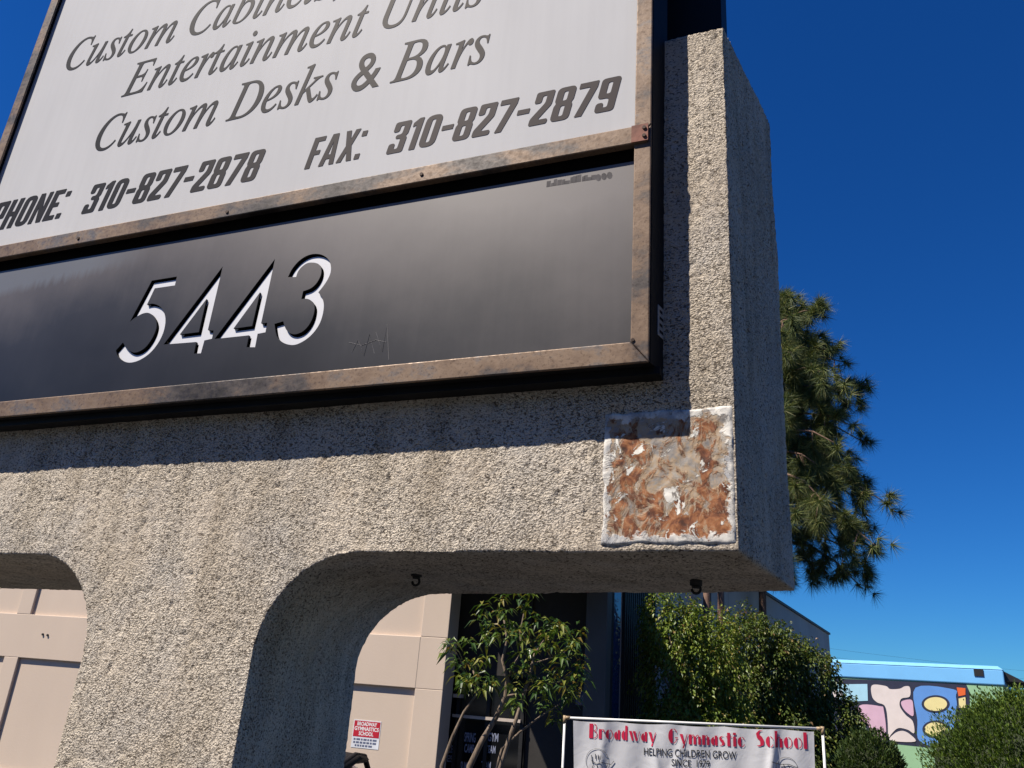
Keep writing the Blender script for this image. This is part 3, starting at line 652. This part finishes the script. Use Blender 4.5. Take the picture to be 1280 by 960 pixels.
mpoly('cream_shape', [(515, 382), (585, 386), (610, 402), (660, 400), (685, 388), (712, 392), (712, 440), (668, 452), (660, 490), (690, 535), (728, 570), (735, 630), (700, 612), (650, 605), (612, 640), (600, 660), (596, 560), (582, 490), (540, 470), (515, 440)], c_cream, 1)
mpoly('pink_shape', [(455, 485), (560, 488), (582, 510), (590, 655), (512, 655), (506, 600), (490, 575), (460, 570)], c_pink, 1)
mpoly('pink_drop', [(668, 465), (718, 458), (728, 500), (726, 542), (690, 520), (668, 490)], c_pink, 1)
mpoly('cream_dome', [(612, 662), (632, 628), (670, 614), (708, 630), (735, 668)], c_cream, 2)
mpoly('blue_shape', [(732, 394), (930, 402), (944, 440), (946, 520), (900, 690), (755, 672), (742, 560)], c_bl, 1)
for cx, cy, rx, ry in ((838, 480, 70, 44), (836, 606, 64, 44)):
    el = [(cx + rx * math.cos(t * math.pi / 8), cy + ry * math.sin(t * math.pi / 8)) for t in range(16)]; mpoly('eye_outline', el, c_out, 2)
    el = [(cx + rx * .82 * math.cos(t * math.pi / 8), cy + ry * .78 * math.sin(t * math.pi / 8)) for t in range(16)]; mpoly('yellow_eye', el, c_yel, 3)
mpoly('orange_shape', [(942, 396), (988, 400), (988, 435), (952, 442)], c_or, 1, False)
mpoly('yellow_shape', [(952, 452), (988, 444), (990, 500), (955, 500)], c_yel, 1, False)
mpoly('mint_shape', [(455, 582), (490, 585), (495, 640), (455, 640)], c_gr, 1, False)
for x in (340, 372): mpoly('cream_fleck', [(x - 20, 415), (x, 410), (x, 440), (x - 18, 450)], c_cream, 1)

# ------------------------------------------------------------------ foliage
def leaves(C, D, L, Wd, droop=.3, up=None, fold=.25):
    """one folded leaf (two quads) per point C along direction D"""
    n = len(C); D = D / (np.linalg.norm(D, axis=1, keepdims=True) + 1e-9)
    side = np.cross(D, np.tile([0, 0, 1.], (n, 1)) + NR.normal(0, .35, (n, 3))); side /= np.linalg.norm(side, axis=1, keepdims=True) + 1e-9
    nor = np.cross(side, D); L = np.broadcast_to(np.asarray(L, float), (n,))[:, None]; Wd = np.broadcast_to(np.asarray(Wd, float), (n,))[:, None]
    dz = np.array([0, 0, 1.])
    a = C; m = C + D * L * .5 - dz * L * droop * .25; t = C + D * L * .92 - dz * L * droop
    l_ = m + side * Wd * .5 + nor * Wd * fold; r_ = m - side * Wd * .5 + nor * Wd * fold
    V = np.stack([a, l_, m, r_, t], 1).reshape(-1, 3); k = np.arange(n)[:, None] * 5
    F = np.concatenate([k + np.array([[0, 2, 1]]), k + np.array([[1, 2, 4]]), k + np.array([[0, 3, 2]]), k + np.array([[3, 4, 2]])], 0)
    return V, F
def unit(n): v = NR.normal(size=(n, 3)); return v / np.linalg.norm(v, axis=1, keepdims=True)

# tree with long drooping leaves by the entrance
L_mango = leaf_mat('long_glossy_leaf', [(0, (.025, .06, .014)), (.4, (.06, .12, .02)), (.7, (.13, .18, .028)), (.9, (.22, .22, .04)), (1, (.20, .12, .03))], .35, .25)
mt = thing('leafy_tree', (at(590, 960, 9.5)[0] - .05, 9.5, 0), 'small multi-stemmed tree with long drooping leaves beside the entrance', 'tree')
root = np.array(mt.location) + Z * .0
TR = MB()
def limb(px, r0, r1, Y0=9.5, Y1=9.5, basepath=True):
    pts = [at(x, y, Y0 + (Y1 - Y0) * k / max(1, len(px) - 1)) for k, (x, y) in enumerate(px)]
    if basepath: pts = [root + np.array([rnd.uniform(-.08, .08), rnd.uniform(-.06, .06), -.05]), root * .5 + pts[0] * .5 + np.array([0, 0, .0])] + pts
    n = len(pts); TR.tube(pts, [.72 * (r0 + (r1 - r0) * k / (n - 1)) for k in range(n)], 8)
limb([(587, 958), (603, 925), (620, 897), (632, 870), (634, 848), (628, 825), (634, 800), (630, 775)], .06, .014)
limb([(636, 925), (645, 900), (655, 868), (664, 838), (668, 818), (680, 800)], .045, .012, 9.4, 9.6)
limb([(628, 935), (650, 915), (676, 895), (700, 880)], .03, .008, 9.4, 9.4)
limb([(552, 958), (566, 920), (580, 890), (600, 862), (590, 835)], .045, .012, 9.8, 9.8)
limb([(634, 848), (640, 835), (652, 815), (650, 790), (655, 765)], .022, .008, 9.5, 9.7, False)
limb([(632, 870), (645, 868), (672, 858), (700, 852), (716, 840)], .018, .007, 9.5, 9.3, False)
limb([(655, 868), (662, 850), (664, 830), (690, 822), (706, 815)], .018, .007, 9.5, 9.6, False)
limb([(600, 862), (582, 850), (578, 830), (570, 815)], .012, .006, 9.8, 9.6, False)
trunk = TR.build('trunk', MT['bark'], mt, smooth=True)
cl = [(625, 752), (645, 745), (605, 765), (632, 768), (655, 765), (612, 785), (640, 785), (662, 748), (598, 776), (560, 815), (585, 808), (570, 833), (582, 830), (606, 805), (612, 800), (607, 828), (645, 825), (640, 842), (600, 850), (585, 857), (575, 850), (680, 795), (700, 790), (720, 805), (690, 810), (712, 815), (728, 830), (675, 815), (700, 835), (720, 845), (680, 858), (705, 860), (722, 862), (732, 850), (690, 788), (645, 800), (660, 802), (690, 888), (640, 886), (694, 902), (603, 868), (655, 840), (665, 855), (615, 855), (672, 780), (655, 788), (708, 800), (668, 830), (690, 845), (640, 862), (712, 872), (680, 872)]
CC = []; DD = []; LL = []
for i, (x, y) in enumerate(cl + [(x + rnd.gauss(0, 10), y + rnd.gauss(0, 10)) for x, y in cl if rnd.random() < .35]):
    c = at(x, y, 9.5 + rnd.uniform(-.55, .5)) + Z * .04; n = rnd.randint(10, 15)
    for k in range(n):
        a = 2 * math.pi * k / n + rnd.uniform(-.25, .25); el = rnd.uniform(-.3, .75)
        CC.append(c + np.array([rnd.gauss(0, .02), rnd.gauss(0, .02), rnd.gauss(0, .03)])); DD.append([math.cos(a) * math.cos(el), math.sin(a) * math.cos(el), math.sin(el)]); LL.append(rnd.uniform(.11, .19))
V, F = leaves(np.array(CC), np.array(DD), np.array(LL), np.array(LL) * .25, .60); obj('crown', V, F, L_mango, mt)

# small-leaved trees hanging over the wall
L_fic = leaf_mat('small_bright_leaf', [(0, (.07, .12, .018)), (.5, (.16, .23, .03)), (.85, (.26, .30, .05)), (1, (.26, .17, .06))], .4, .3)
L_fic2 = leaf_mat('small_dark_leaf', [(0, (.045, .075, .015)), (.6, (.10, .145, .025)), (.93, (.17, .20, .04)), (1, (.24, .14, .07))], .45, .25)
def hanging_tree(name, label, blobs, n, m, trunk_px, size=.055):
    base = np.array([blobs[0][0][0], blobs[0][0][1] + .25, 0]); t = thing(name, base, label, 'tree')
    b = MB()
    for (x, y, r) in trunk_px: b.tube([np.array([x, y, -.05]), np.array([x + .05, y, 1.0]), np.array([x - .04, y + .05, 2.2])], [r, r * .8, r * .5], 8)
    for c, rad in blobs:
        for k in range(4):
            e = np.array(c) + unit(1)[0] * np.array(rad) * .7; b.tube([np.array([trunk_px[0][0], trunk_px[0][1], .9]), (e + np.array([trunk_px[0][0], trunk_px[0][1], 1.4])) / 2 + Z * .15, e], [.035, .02, .006], 6)
    b.build('trunk', MT['bark'], t, smooth=True)
    C = []; D = []
    tot = sum(r[0] * r[2] for _, r in blobs)
    for c, rad in blobs:
        k = int(n * rad[0] * rad[2] / tot); u = unit(k); rr = NR.uniform(.45, 1.0, (k, 1)) ** .5
        lump = 1 + .30 * fbm(u * 2.3 + np.array(c), 3, 31)[:, None]
        p = np.array(c) + u * np.array(rad) * rr * lump
        strand = fbm(np.stack([p[:, 0] * 4.5, p[:, 1] * 4.5, p[:, 2] * .9], 1), 2, 77); keep = strand > -.42
        p = p[keep]; C.append(p); D.append(u[keep] * .6 + np.array([0, 0, -.55]) + NR.normal(0, .45, (len(p), 3)))
    C = np.concatenate(C); D = np.concatenate(D); L = NR.uniform(.7, 1.3, len(C)) * size
    V, F = leaves(C, D, L, L * .58, .25); obj('crown', V, F, m, t); return t
hanging_tree('hanging_tree', 'bright green bushy tree with small leaves against the grey building', [((2.75, 12.2, 2.45), (.62, .55, .95)), ((2.55, 12.1, 3.05), (.45, .45, .52)), ((3.15, 12.2, 2.65), (.55, .5, .75)), ((2.85, 12.1, 1.6), (.75, .55, .75)), ((3.3, 12.3, 1.7), (.55, .5, .8))], 34000, L_fic, [(2.85, 12.3, .09), (3.2, 12.5, .06)])
hanging_tree('shaded_tree', 'dark green hanging foliage tree between bright tree and mural', [((4.35, 13.9, 2.6), (.8, .55, .95)), ((5.2, 14.3, 2.45), (.75, .55, .78)), ((5.75, 14.3, 1.75), (.55, .5, .70)), ((4.6, 13.9, 1.4), (.95, .6, .9)), ((5.5, 14.2, 1.1), (.75, .5, .7)), ((3.9, 13.6, 1.9), (.5, .5, .9))], 74000, L_fic2, [(4.6, 14.1, .09), (5.3, 14.4, .07)], .062)

# clipped round shrubs
L_jun = leaf_mat('scale_leaf_green', [(0, (.03, .06, .010)), (.5, (.075, .13, .016)), (.85, (.13, .20, .022)), (1, (.18, .23, .035))], .6, .15)
def clipped(name, label, c, rad, n, m, size, lump=.10, freq=5.0):
    c = np.array(c, float); t = thing(name, (c[0], c[1], 0), label, 'shrub')
    k = 24; V = []; F = []
    th_ = np.linspace(0, math.pi, k // 2 + 1); ph = np.linspace(0, 2 * math.pi, k, endpoint=False)
    u0 = np.array([[math.sin(a) * math.cos(b_), math.sin(a) * math.sin(b_), math.cos(a)] for a in th_ for b_ in ph])
    lf = lambda u: 1 + lump * fbm(u * freq, 3, 91)[:, None] + lump * .8 * vnoise(u * freq * 2.6, 12)[:, None]
    V = c + u0 * np.array(rad) * .88 * lf(u0)
    for i in range(k // 2):
        for j in range(k): F.append((i * k + j, (i + 1) * k + j, (i + 1) * k + (j + 1) % k, i * k + (j + 1) % k))
    obj('inner_growth', V, F, mat('dark_twigs', (.025, .035, .012), .9, 0, .4, 20), t, smooth=True)
    u = unit(n); u[:, 1] = -np.abs(u[:, 1]) * np.where(NR.random(n) < .8, 1, -1)
    p = c + u * np.array(rad) * lf(u) * NR.uniform(.88, 1.03, (n, 1))
    D = u * .7 + np.array([0, 0, .7]) + NR.normal(0, .35, (n, 3)); L = NR.uniform(.6, 1.3, n) * size
    V, F = leaves(p, D, L, L * .42, 0); obj('crown', V, F, m, t)
    b = MB(); b.tube([np.array([c[0], c[1], -.05]), np.array([c[0], c[1], c[2]])], [.08, .05], 8); b.build('trunk', MT['bark'], t, smooth=True)
cb = at(1275, 955, 9.2)
clipped('juniper_shrub', 'large dense rounded green shrub at right edge below the mural', (cb[0] + .30, 9.2, 1.45), (1.2, 1.1, .93), 64000, L_jun, .043, .11, 8)
cb = at(1092, 955, 11.6)
clipped('round_shrub', 'small rounded dark green shrub below mural right of banner post', (cb[0] - .05, 11.6, 1.22), (.44, .42, .62), 6000, leaf_mat('round_shrub_leaf', [(0, (.025, .05, .012)), (.6, (.05, .085, .018)), (1, (.09, .12, .03))], .5, .2), .06, .08)

# pines
L_pine = leaf_mat('long_pine_needles', [(0, (.028, .05, .018)), (.5, (.085, .12, .034)), (.85, (.18, .21, .055)), (1, (.28, .25, .08))], .55, .1)
def needles(tufts, dirs, n, L, w):
    C = np.repeat(tufts, n, 0); D = np.repeat(dirs, n, 0) * .55 + unit(len(C)) * .85; D /= np.linalg.norm(D, axis=1, keepdims=True)
    ll = NR.uniform(.75, 1.2, (len(C), 1)) * L; s = np.cross(D, unit(len(C))); s /= np.linalg.norm(s, axis=1, keepdims=True); s *= w
    tip = C + D * ll - np.array([0, 0, 1.]) * ll * .22; a = C + s; b_ = C - s
    # group the needles of one tuft into one shade: consecutive islands are separate, so shade per needle
    V = np.stack([a, b_, tip], 1).reshape(-1, 3); F = (np.arange(len(C))[:, None] * 3 + np.array([[0, 1, 2]])); return V, F
def pine(name, label, x, y, zb, zt, rb, rt, nb, trunk_r, lean=0, per=4, extra=None):
    t = thing(name, (x, y, 0), label, 'tree'); b = MB()
    tp = [np.array([x + lean * k / 8, y, -.1 + (zt - .3) * k / 8]) for k in range(9)]; b.tube(tp, [trunk_r * (1 - .75 * k / 8) for k in range(9)], 10)
    T = []; Dd = []
    for i in range(nb):
        f = (i + rnd.random()) / nb; z = zb + (zt - zb) * f; a = i * 2.4 + rnd.uniform(-.4, .4); rr = (rb + (rt - rb) * f) * rnd.uniform(.72, 1.08) * min(1, .35 + (1 - f) * 4)
        o_ = np.array([x + lean * z / zt, y, z]); h = np.array([math.cos(a), math.sin(a), 0])
        path = [o_ + h * rr * q + Z * (rr * (.16 * math.sin(q * 2.2) - .42 * q * q * (1.15 - f))) for q in (0, .25, .5, .75, 1)]
        b.tube(path, [.05, .04, .03, .02, .01], 6)
        for k in range(per):
            q = rnd.uniform(.3, 1.0); j = min(3, int(q * 4)); p = path[j] + (path[j + 1] - path[j]) * (q * 4 - j)
            side_ = np.array([-h[1], h[0], 0]) * rnd.uniform(-.55, .55) * rr * .45 * (1.25 - q) + Z * rnd.uniform(-.75, .25)
            e = p + side_; b.tube([p, (p + e) / 2 + Z * .06, e], [.016, .012, .007], 5)
            for m_ in range(5):
                g = e + (p - e) * (m_ / 5) * .9 + NR.normal(0, .05, 3); T.append(g); d = (e - p) + h * .35 + NR.normal(0, .2, 3); Dd.append(d / (np.linalg.norm(d) + 1e-6))
        for m_ in range(3): T.append(path[4] + NR.normal(0, .1, 3)); Dd.append(h * .8 - Z * .3)
    b.build('trunk', MT['pine_bark'], t, smooth=True)
    V, F = needles(np.array(T), np.array(Dd), 62, .33, .0058); obj('crown', V, F, L_pine, t); return t
pb = at(948, 770, 19.5)
pine('pine_tree', 'tall drooping long needled pine rising behind the sign', pb[0], 19.5, 5.75, 12.35, 3.05, 2.05, 118, .12, .3, 8)
p1 = at(892, 750, 15.3)
pine('pine_tree', 'pine with reddish trunk behind bright green tree, crown hidden by sign', p1[0] - .17, 15.3, 5.9, 8.2, 1.1, .5, 18, .12, .1)
pine('pine_tree', 'slimmer reddish pine trunk close beside the hidden pine under sign edge', p1[0] + .17, 15.6, 6.0, 8.3, 1.0, .5, 16, .10, .1)

# ------------------------------------------------------------------ banner on a pipe frame
ban = thing('banner', at(866, 960, 7.35), 'white gymnastic school banner with red lettering on white pipe frame', 'banner')
ban.location[2] = 0
A = at(706, 897, 7.55); Bp = at(1028, 911, 7.1); BX = (Bp - A); BW = np.linalg.norm(BX); BX /= BW; BN = np.cross(BX, Z); BN /= np.linalg.norm(BN)   # BN faces the camera
if BN[1] > 0: BN = -BN
def crease(x, z):
    x = np.asarray(x, float); z = np.asarray(z, float)
    w = .010 * np.sin(x * 9 + z * 3) + .006 * np.sin(x * 23 - z * 5)
    for c, a, sl in ((1.76, .035, .16), (.72, .022, -.22), (1.05, .018, .3), (.36, .016, .1), (2.1, .014, -.1)):
        w = w + a * np.exp(-((x - c - sl * z) / .035) ** 2) * np.clip(-z * 3 + .15, 0, 1)
    return w
def BB(x, d, z):
    return A + BX * x + BN * (.02 + float(crease(x, z)) + d) + Z * z
nx, nz = 150, 46; V = []; F = []
for j in range(nz):
    for i in range(nx):
        q = j / (nz - 1); x0, x1 = .078 + .06 * q, BW - .07 - .03 * q; x = x0 + (x1 - x0) * i / (nx - 1); z = .0 - 1.15 * q
        sc = .010 * abs(math.sin(x * 7)) * (j == 0)
        V.append(BB(x, 0, z - sc - .015))
for j in range(nz - 1):
    for i in range(nx - 1): a = j * nx + i; F.append((a, a + nx, a + nx + 1, a + 1))
m_cl, n_, l_, b_ = nodes('white_vinyl_banner'); tc = n_.new('ShaderNodeTexCoord').outputs['Object']
f_ = noise(n_, l_, tc, 3, 5); r_ = ramp(n_, [(.3, (.74, .74, .76)), (.7, (.82, .82, .84))]); l_.new(f_, r_.inputs[0]); l_.new(r_.outputs[0], b_.inputs['Base Color']); b_.inputs['Roughness'].default_value = .4
bumpn(n_, l_, b_, noise(n_, l_, tc, 7, 3, .5, .8), .35, .015)
tr_ = n_.new('ShaderNodeBsdfTranslucent'); tr_.inputs[0].default_value = (.8, .8, .82, 1); mx_ = n_.new('ShaderNodeMixShader'); mx_.inputs[0].default_value = .25
l_.new(b_.outputs[0], mx_.inputs[1]); l_.new(tr_.outputs[0], mx_.inputs[2]); l_.new(mx_.outputs[0], n_['Material Output'].inputs[0])
cloth = obj('cloth', V, F, m_cl, ban, smooth=True)
fr = MB(); fr.tube([A + BX * -.0, A + BX * BW], .0105, 10); fr = fr.build('top_pipe', MT['pvc'], ban, smooth=True)
for x, nm in ((0, 'post'), (BW, 'post')):
    b = MB(); p = A + BX * x; b.tube([np.array([p[0], p[1], 0]), p], .0105, 10); b.build(nm, MT['pvc'], ban, smooth=True)
    b = MB(); b.tube([p - Z * .045, p + Z * .018], .015, 10); b.tube([p, p + BX * (.045 if x == 0 else -.045)], .015, 10); b.build('pipe_fitting', MT['brass'], ban, smooth=True)
def onB(px, py):
    r = ray(px, py); t = ((A + BN * .03 - EYE) @ BN) / (r @ BN); p = EYE + r * t - A; x = (p @ BX) / (1 - BX[2] ** 2); return x, p[2] - BX[2] * x
def halfdisc(cx, cy, rx, ry, n=10): return [(cx, cy + ry)] + [(cx - rx * math.sin(math.pi * k / n), cy + ry * math.cos(math.pi * k / n)) for k in range(1, n)] + [(cx, cy - ry)]
def arcst(cx, cy, rx, ry, a0, a1, w, n=10):
    o = []; i = []
    for k in range(n + 1):
        a = math.radians(a0 + (a1 - a0) * k / n); o.append((cx + rx * math.cos(a), cy + ry * math.sin(a))); i.append((cx + (rx - w) * math.cos(a), cy + (ry - w) * math.sin(a)))
    return o + i[::-1]
def deco():
    g = {}; R4 = lambda x0, y0, x1, y1: [(x0, y0), (x1, y0), (x1, y1), (x0, y1)]; X = .66; t = .05
    bowl = [halfdisc(.24, X / 2, .24, X / 2)]
    g['B'] = ([R4(0, 0, .30, 1), arcst(.36, .75, .22, .25, 90, -90, t), arcst(.36, .26, .27, .26, 90, -90, t)], .68)
    g['r'] = ([R4(0, 0, .22, X), arcst(.30, X - .16, .14, .16, 180, 20, t), halfdisc(.42, X - .12, .09, .09)], .46)
    g['o'] = (bowl + [arcst(.30, X / 2, .24, X / 2, 90, -90, t)], .58); g['c'] = (bowl + [arcst(.30, X / 2, .2, X / 2, 90, 30, t), arcst(.30, X / 2, .2, X / 2, -90, -30, t)], .54)
    g['a'] = ([halfdisc(.22, .28, .22, .28), R4(.27, 0, .45, X)], .5); g['d'] = ([halfdisc(.22, X / 2, .22, X / 2), R4(.27, 0, .45, 1)], .5)
    v = [[(0, X), (.22, X), (.36, 0), (.24, 0)], [(.38, .0), (.37, .12), (.5, X), (.55, X)]]
    g['w'] = (v[:1] + [[(p[0] + .28, p[1]) for p in v[0]]] + [[(p[0] + .28, p[1]) for p in v[1]]], .86)
    g['y'] = (v[:1] + [[(.50, X), (.55, X), (.30, -.28), (.2, -.28)]], .58)
    g['n'] = ([R4(0, 0, .2, X), arcst(.30, X - .2, .12, .2, 170, 10, t), R4(.32, 0, .5, X - .12)], .54); g['h'] = ([R4(0, 0, .2, 1)] + g['n'][0][1:], .54)
    g['m'] = (g['n'][0] + [arcst(.6, X - .2, .12, .2, 170, 10, t), R4(.64, 0, .82, X - .12)], .86)
    s = lambda h, x: [rpoly([(x, h * .98), (x * .45, h), (0, h * .8), (.05, h * .52), (x * .5, h * .36), (x * .55, h * .1), (0, h * .05), (x * .4, 0), (x, h * .1), (x * 1.05, h * .36), (x * .8, h * .6), (x * .4, h * .74), (x * .5, h * .92)], .06)]
    g['s'] = (s(X, .36), .42); g['S'] = (s(1, .48), .56); g['t'] = ([R4(.08, 0, .28, .9), R4(0, X - .06, .07, X), R4(.29, X - .06, .38, X)], .42)
    g['i'] = ([R4(0, 0, .2, X), R4(.0, .76, .2, .92)], .25); g['l'] = ([R4(0, 0, .22, 1)], .27)
    g['G'] = ([halfdisc(.30, .5, .30, .5), arcst(.36, .5, .28, .5, 90, 30, t), arcst(.36, .5, .28, .5, -90, -20, t), R4(.46, .36, .66, .42)], .72)
    return g
DK = deco()
def deco_words(txt, px0, px1, base0, base1, cap):
    V = []; F = []; x = 0
    for ch in txt:
        lp, w = DK[ch]
        for q in lp: v, f = fill([[(p[0] + x, p[1]) for p in q]]); F += [tuple(i + len(V) for i in a) for a in f]; V += list(v)
        x += w + .05
    x -= .05; (a, za), (c, zc) = onB(px0, base0), onB(px1, base1)
    V = [BB(a + (c - a) * v[0] / x, .005, za + (zc - za) * v[0] / x + v[1] * cap) for v in V]
    return obj('red_lettering', V, F, mred, cloth)
mred = mat('red_banner_print', (.52, .012, .055), .5); mblk = mat('black_banner_print', (.02, .02, .022), .5)
deco_words('Broadway', 737, 821, 922.5, 928, .115); deco_words('Gymnastic', 836, 933, 929, 934, .115); deco_words('School', 946, 1011, 933, 936.5, .125)
def ban_words(txt, px0, px1, b0, b1, cap):
    V, F = font(txt, .006); V = fit(V, 0, 1, 0, 1, font('H')[0][:, 1].max()); (a, za), (c, zc) = onB(px0, b0), onB(px1, b1)
    obj('black_lettering', [BB(a + (c - a) * v[0], .005, za + (zc - za) * v[0] + v[1] * cap) for v in V], F, mblk, cloth)
ban_words('HELPING CHILDREN GROW', 806, 922, 944, 949, .056); ban_words('SINCE  1979', 841, 889, 957, 959.5, .050)
def emblem(px, py, rad, lines):
    b = MB(); cx, cz = onB(px, py); ring = [BB(cx + rad * math.cos(a), .006, cz + rad * math.sin(a)) for a in np.linspace(0, 2 * math.pi, 33)]
    b.tube(ring, .0015, 4)
    for ln, w in lines: b.tube([BB(cx + x * rad, .008, cz + z * rad) for x, z in ln], w * .42, 5)
    b.build('emblem', mblk, cloth)
emblem(748, 951, .095, [([(-.5, .45), (-.45, .1), (-.35, -.3)], .007), ([(-.15, .55), (-.12, .15)], .008), ([(.1, .5), (.12, .1)], .008), ([(.35, .45), (.3, .1)], .006), ([(-.5, .0), (-.1, -.2), (.4, -.1), (1.25, -.25), (1.5, .05)], .006), ([(.0, -.3), (.2, -.9)], .008), ([(-.4, -.4), (-.3, -1.2)], .006)])
emblem(985, 961, .085, [([(-1.4, .55), (-.6, .35), (.2, .4), (1.0, .1)], .006), ([(-.3, .4), (-.1, -.2), (.3, -.7)], .007), ([(.1, .35), (.5, -.3)], .006)])

# ------------------------------------------------------------------ parked cars, noses to the building
def car(x, y, label, paint, dz=0):
    t = thing('parked_car', (x, y, 0), label, 'car', 'dark cars parked behind the sign')
    paint_m = paint
    def loft(secs, n=20):
        V = []; F = []
        for (yy_, hw, z0, z1, p) in secs:
            for k in range(n):
                a = 2 * math.pi * k / n; ca, sa = math.cos(a), math.sin(a); e = 2 / p
                V.append((x + hw * math.copysign(abs(ca) ** e, ca), y + yy_, (z0 + z1) / 2 + (z1 - z0) / 2 * math.copysign(abs(sa) ** e, sa)))
        for i in range(len(secs) - 1):
            for k in range(n): F.append((i * n + k, i * n + (k + 1) % n, (i + 1) * n + (k + 1) % n, (i + 1) * n + k))
        F.append(tuple(range(n))[::-1]); F.append(tuple((len(secs) - 1) * n + k for k in range(n))); return V, F
    V, F = loft([(-2.25, .70, .35, .62, 4), (-2.15, .82, .25, .82, 4), (-1.6, .90, .2, .95, 5), (-.6, .92, .2, .98, 5), (.9, .92, .2, .98, 5), (1.7, .9, .2, .92, 5), (2.15, .84, .25, .8, 4), (2.28, .72, .35, .62, 4)]); body = obj('body', V, F, paint_m, t, smooth=True)
    V, F = loft([(-1.55, .66, .85, .99, 3), (-1.05, .66, .85, 1.30, 3.2), (-.55, .645, .85, 1.435, 3.4), (.1, .64, .85, 1.455, 3.4), (.6, .65, .85, 1.40, 3.2), (1.35, .68, .85, .99, 3)]); cabn = obj('cabin_glass', V, F, carglass, t, smooth=True)
    V, F = loft([(-.98, .66, 1.27, 1.355, 3), (-.55, .66, 1.36, 1.468, 3), (.1, .66, 1.38, 1.485, 3), (.55, .66, 1.34, 1.445, 3)]); obj('roof', V, F, paint_m, t, smooth=True)
    b = MB()
    for sx in (-1, 1):
        b.tube([(x + sx * .68, y - 1.5, .97), (x + sx * .655, y - 1.03, 1.30), (x + sx * .61, y - .55, 1.43), (x + sx * .605, y + .1, 1.452), (x + sx * .615, y + .58, 1.41), (x + sx * .69, y + 1.32, .97)], .024, 8)
    b.build('window_frame', paint_m, cabn, smooth=True)
    for sx in (-1, 1):
        for yw in (-1.35, 1.4):
            b = MB(); b.tube([(x + sx * .72, y + yw, .32), (x + sx * .93, y + yw, .32)], .32, 20); w = b.build('wheel', rubber, t)
            b = MB(); b.tube([(x + sx * .925, y + yw, .32), (x + sx * .94, y + yw, .32)], .2, 14); b.build('rim', MT['grey_trim'], w)
        b = MB(); b.tube([(x + sx * .6, y - 2.2, .66), (x + sx * .6, y - 2.24, .66)], [.12, .1], 10); b.build('headlight', MT['pvc'], t)
        b = MB(); b.tube([(x + sx * .86, y - .85, 1.0), (x + sx * 1.02, y - .85, 1.03)], [.05, .09], 8); b.build('wing_mirror', paint_m, t, smooth=True)
    return t
carglass = mat('greenish_car_glass', (.012, .026, .022), .12, 0, .3, 3, spec=.25); rubber = mat('tyre_rubber', (.02, .02, .02), .9)
cp = mat('black_car_paint', (.006, .006, .007), .5, 0, .1, spec=.12); car(-1.60, 6.75, 'black car seen through right arch of the sign', cp); car(-5.15, 6.75, 'black car seen through left arch of the sign', cp)

# ------------------------------------------------------------------ overhead wires
for k, (dy, z) in enumerate(((55, 5.9), (55.4, 5.4))):
    pts = [np.array([10 + 60 * q, dy + 6 * q, z + 1.1 * (2 * q - 1) ** 2 - .2 * q]) for q in np.linspace(0, 1, 13)]
    b = MB(); b.tube(pts, .005, 5); tag(b.build('overhead_wire', MT['dark_iron'], None, pts[6]), ['upper thin power line crossing the sky above the mural', 'lower thin power line crossing the sky above the mural'][k], 'wire')

# ------------------------------------------------------------------ trees added behind the viewer, unseen, to block sky light on the sign face
V = []; F = []; MI = []
k = 20; th_ = np.linspace(0, math.pi, k // 2 + 1); ph = np.linspace(0, 2 * math.pi, k, endpoint=False)
u0 = np.array([[math.sin(a) * math.cos(b_), math.sin(a) * math.sin(b_), math.cos(a)] for a in th_ for b_ in ph]); C = []; D = []
for i in range(11):
    x = -36 + i * 6.2 + rnd.uniform(-1, 1); y = -15 - abs(i - 6) * .3 + rnd.uniform(-1.5, 1.5); h = rnd.uniform(10.5, 12.5); c = np.array([x, y, h * .56]); rad = np.array([4.1, 3.2, h * .46])
    p = c + u0 * rad * .9 * (1 + .22 * fbm(u0 * 2 + i, 3, 17)[:, None]); n0 = len(V); V += list(p)
    for a in range(k // 2):
        for j in range(k): F.append((n0 + a * k + j, n0 + (a + 1) * k + j, n0 + (a + 1) * k + (j + 1) % k, n0 + a * k + (j + 1) % k))
    u = unit(900); C.append(c + u * rad * NR.uniform(.85, 1.12, (900, 1))); D.append(u + NR.normal(0, .5, u.shape))
C = np.concatenate(C); D = np.concatenate(D); v, f = leaves(C, D, np.full(len(C), .45), np.full(len(C), .22)); n0 = len(V); MI = [1] * len(F) + [0] * len(f); V += list(v); F += [tuple(n0 + a for a in q) for q in f]
b = MB(); b.V = V; b.F = [list(q) for q in F]; b.MI = MI; b.UV = [(0, 0)] * len(V)
tag(b.build('sky_block_trees', [L_fic2, mat('leafy_mass', (.04, .06, .018), .9, 0, .5, 2)], None, (0, -15, 0)), 'added row of unseen trees behind the viewer, blocking sky light from the sign', None, None, 'stuff')
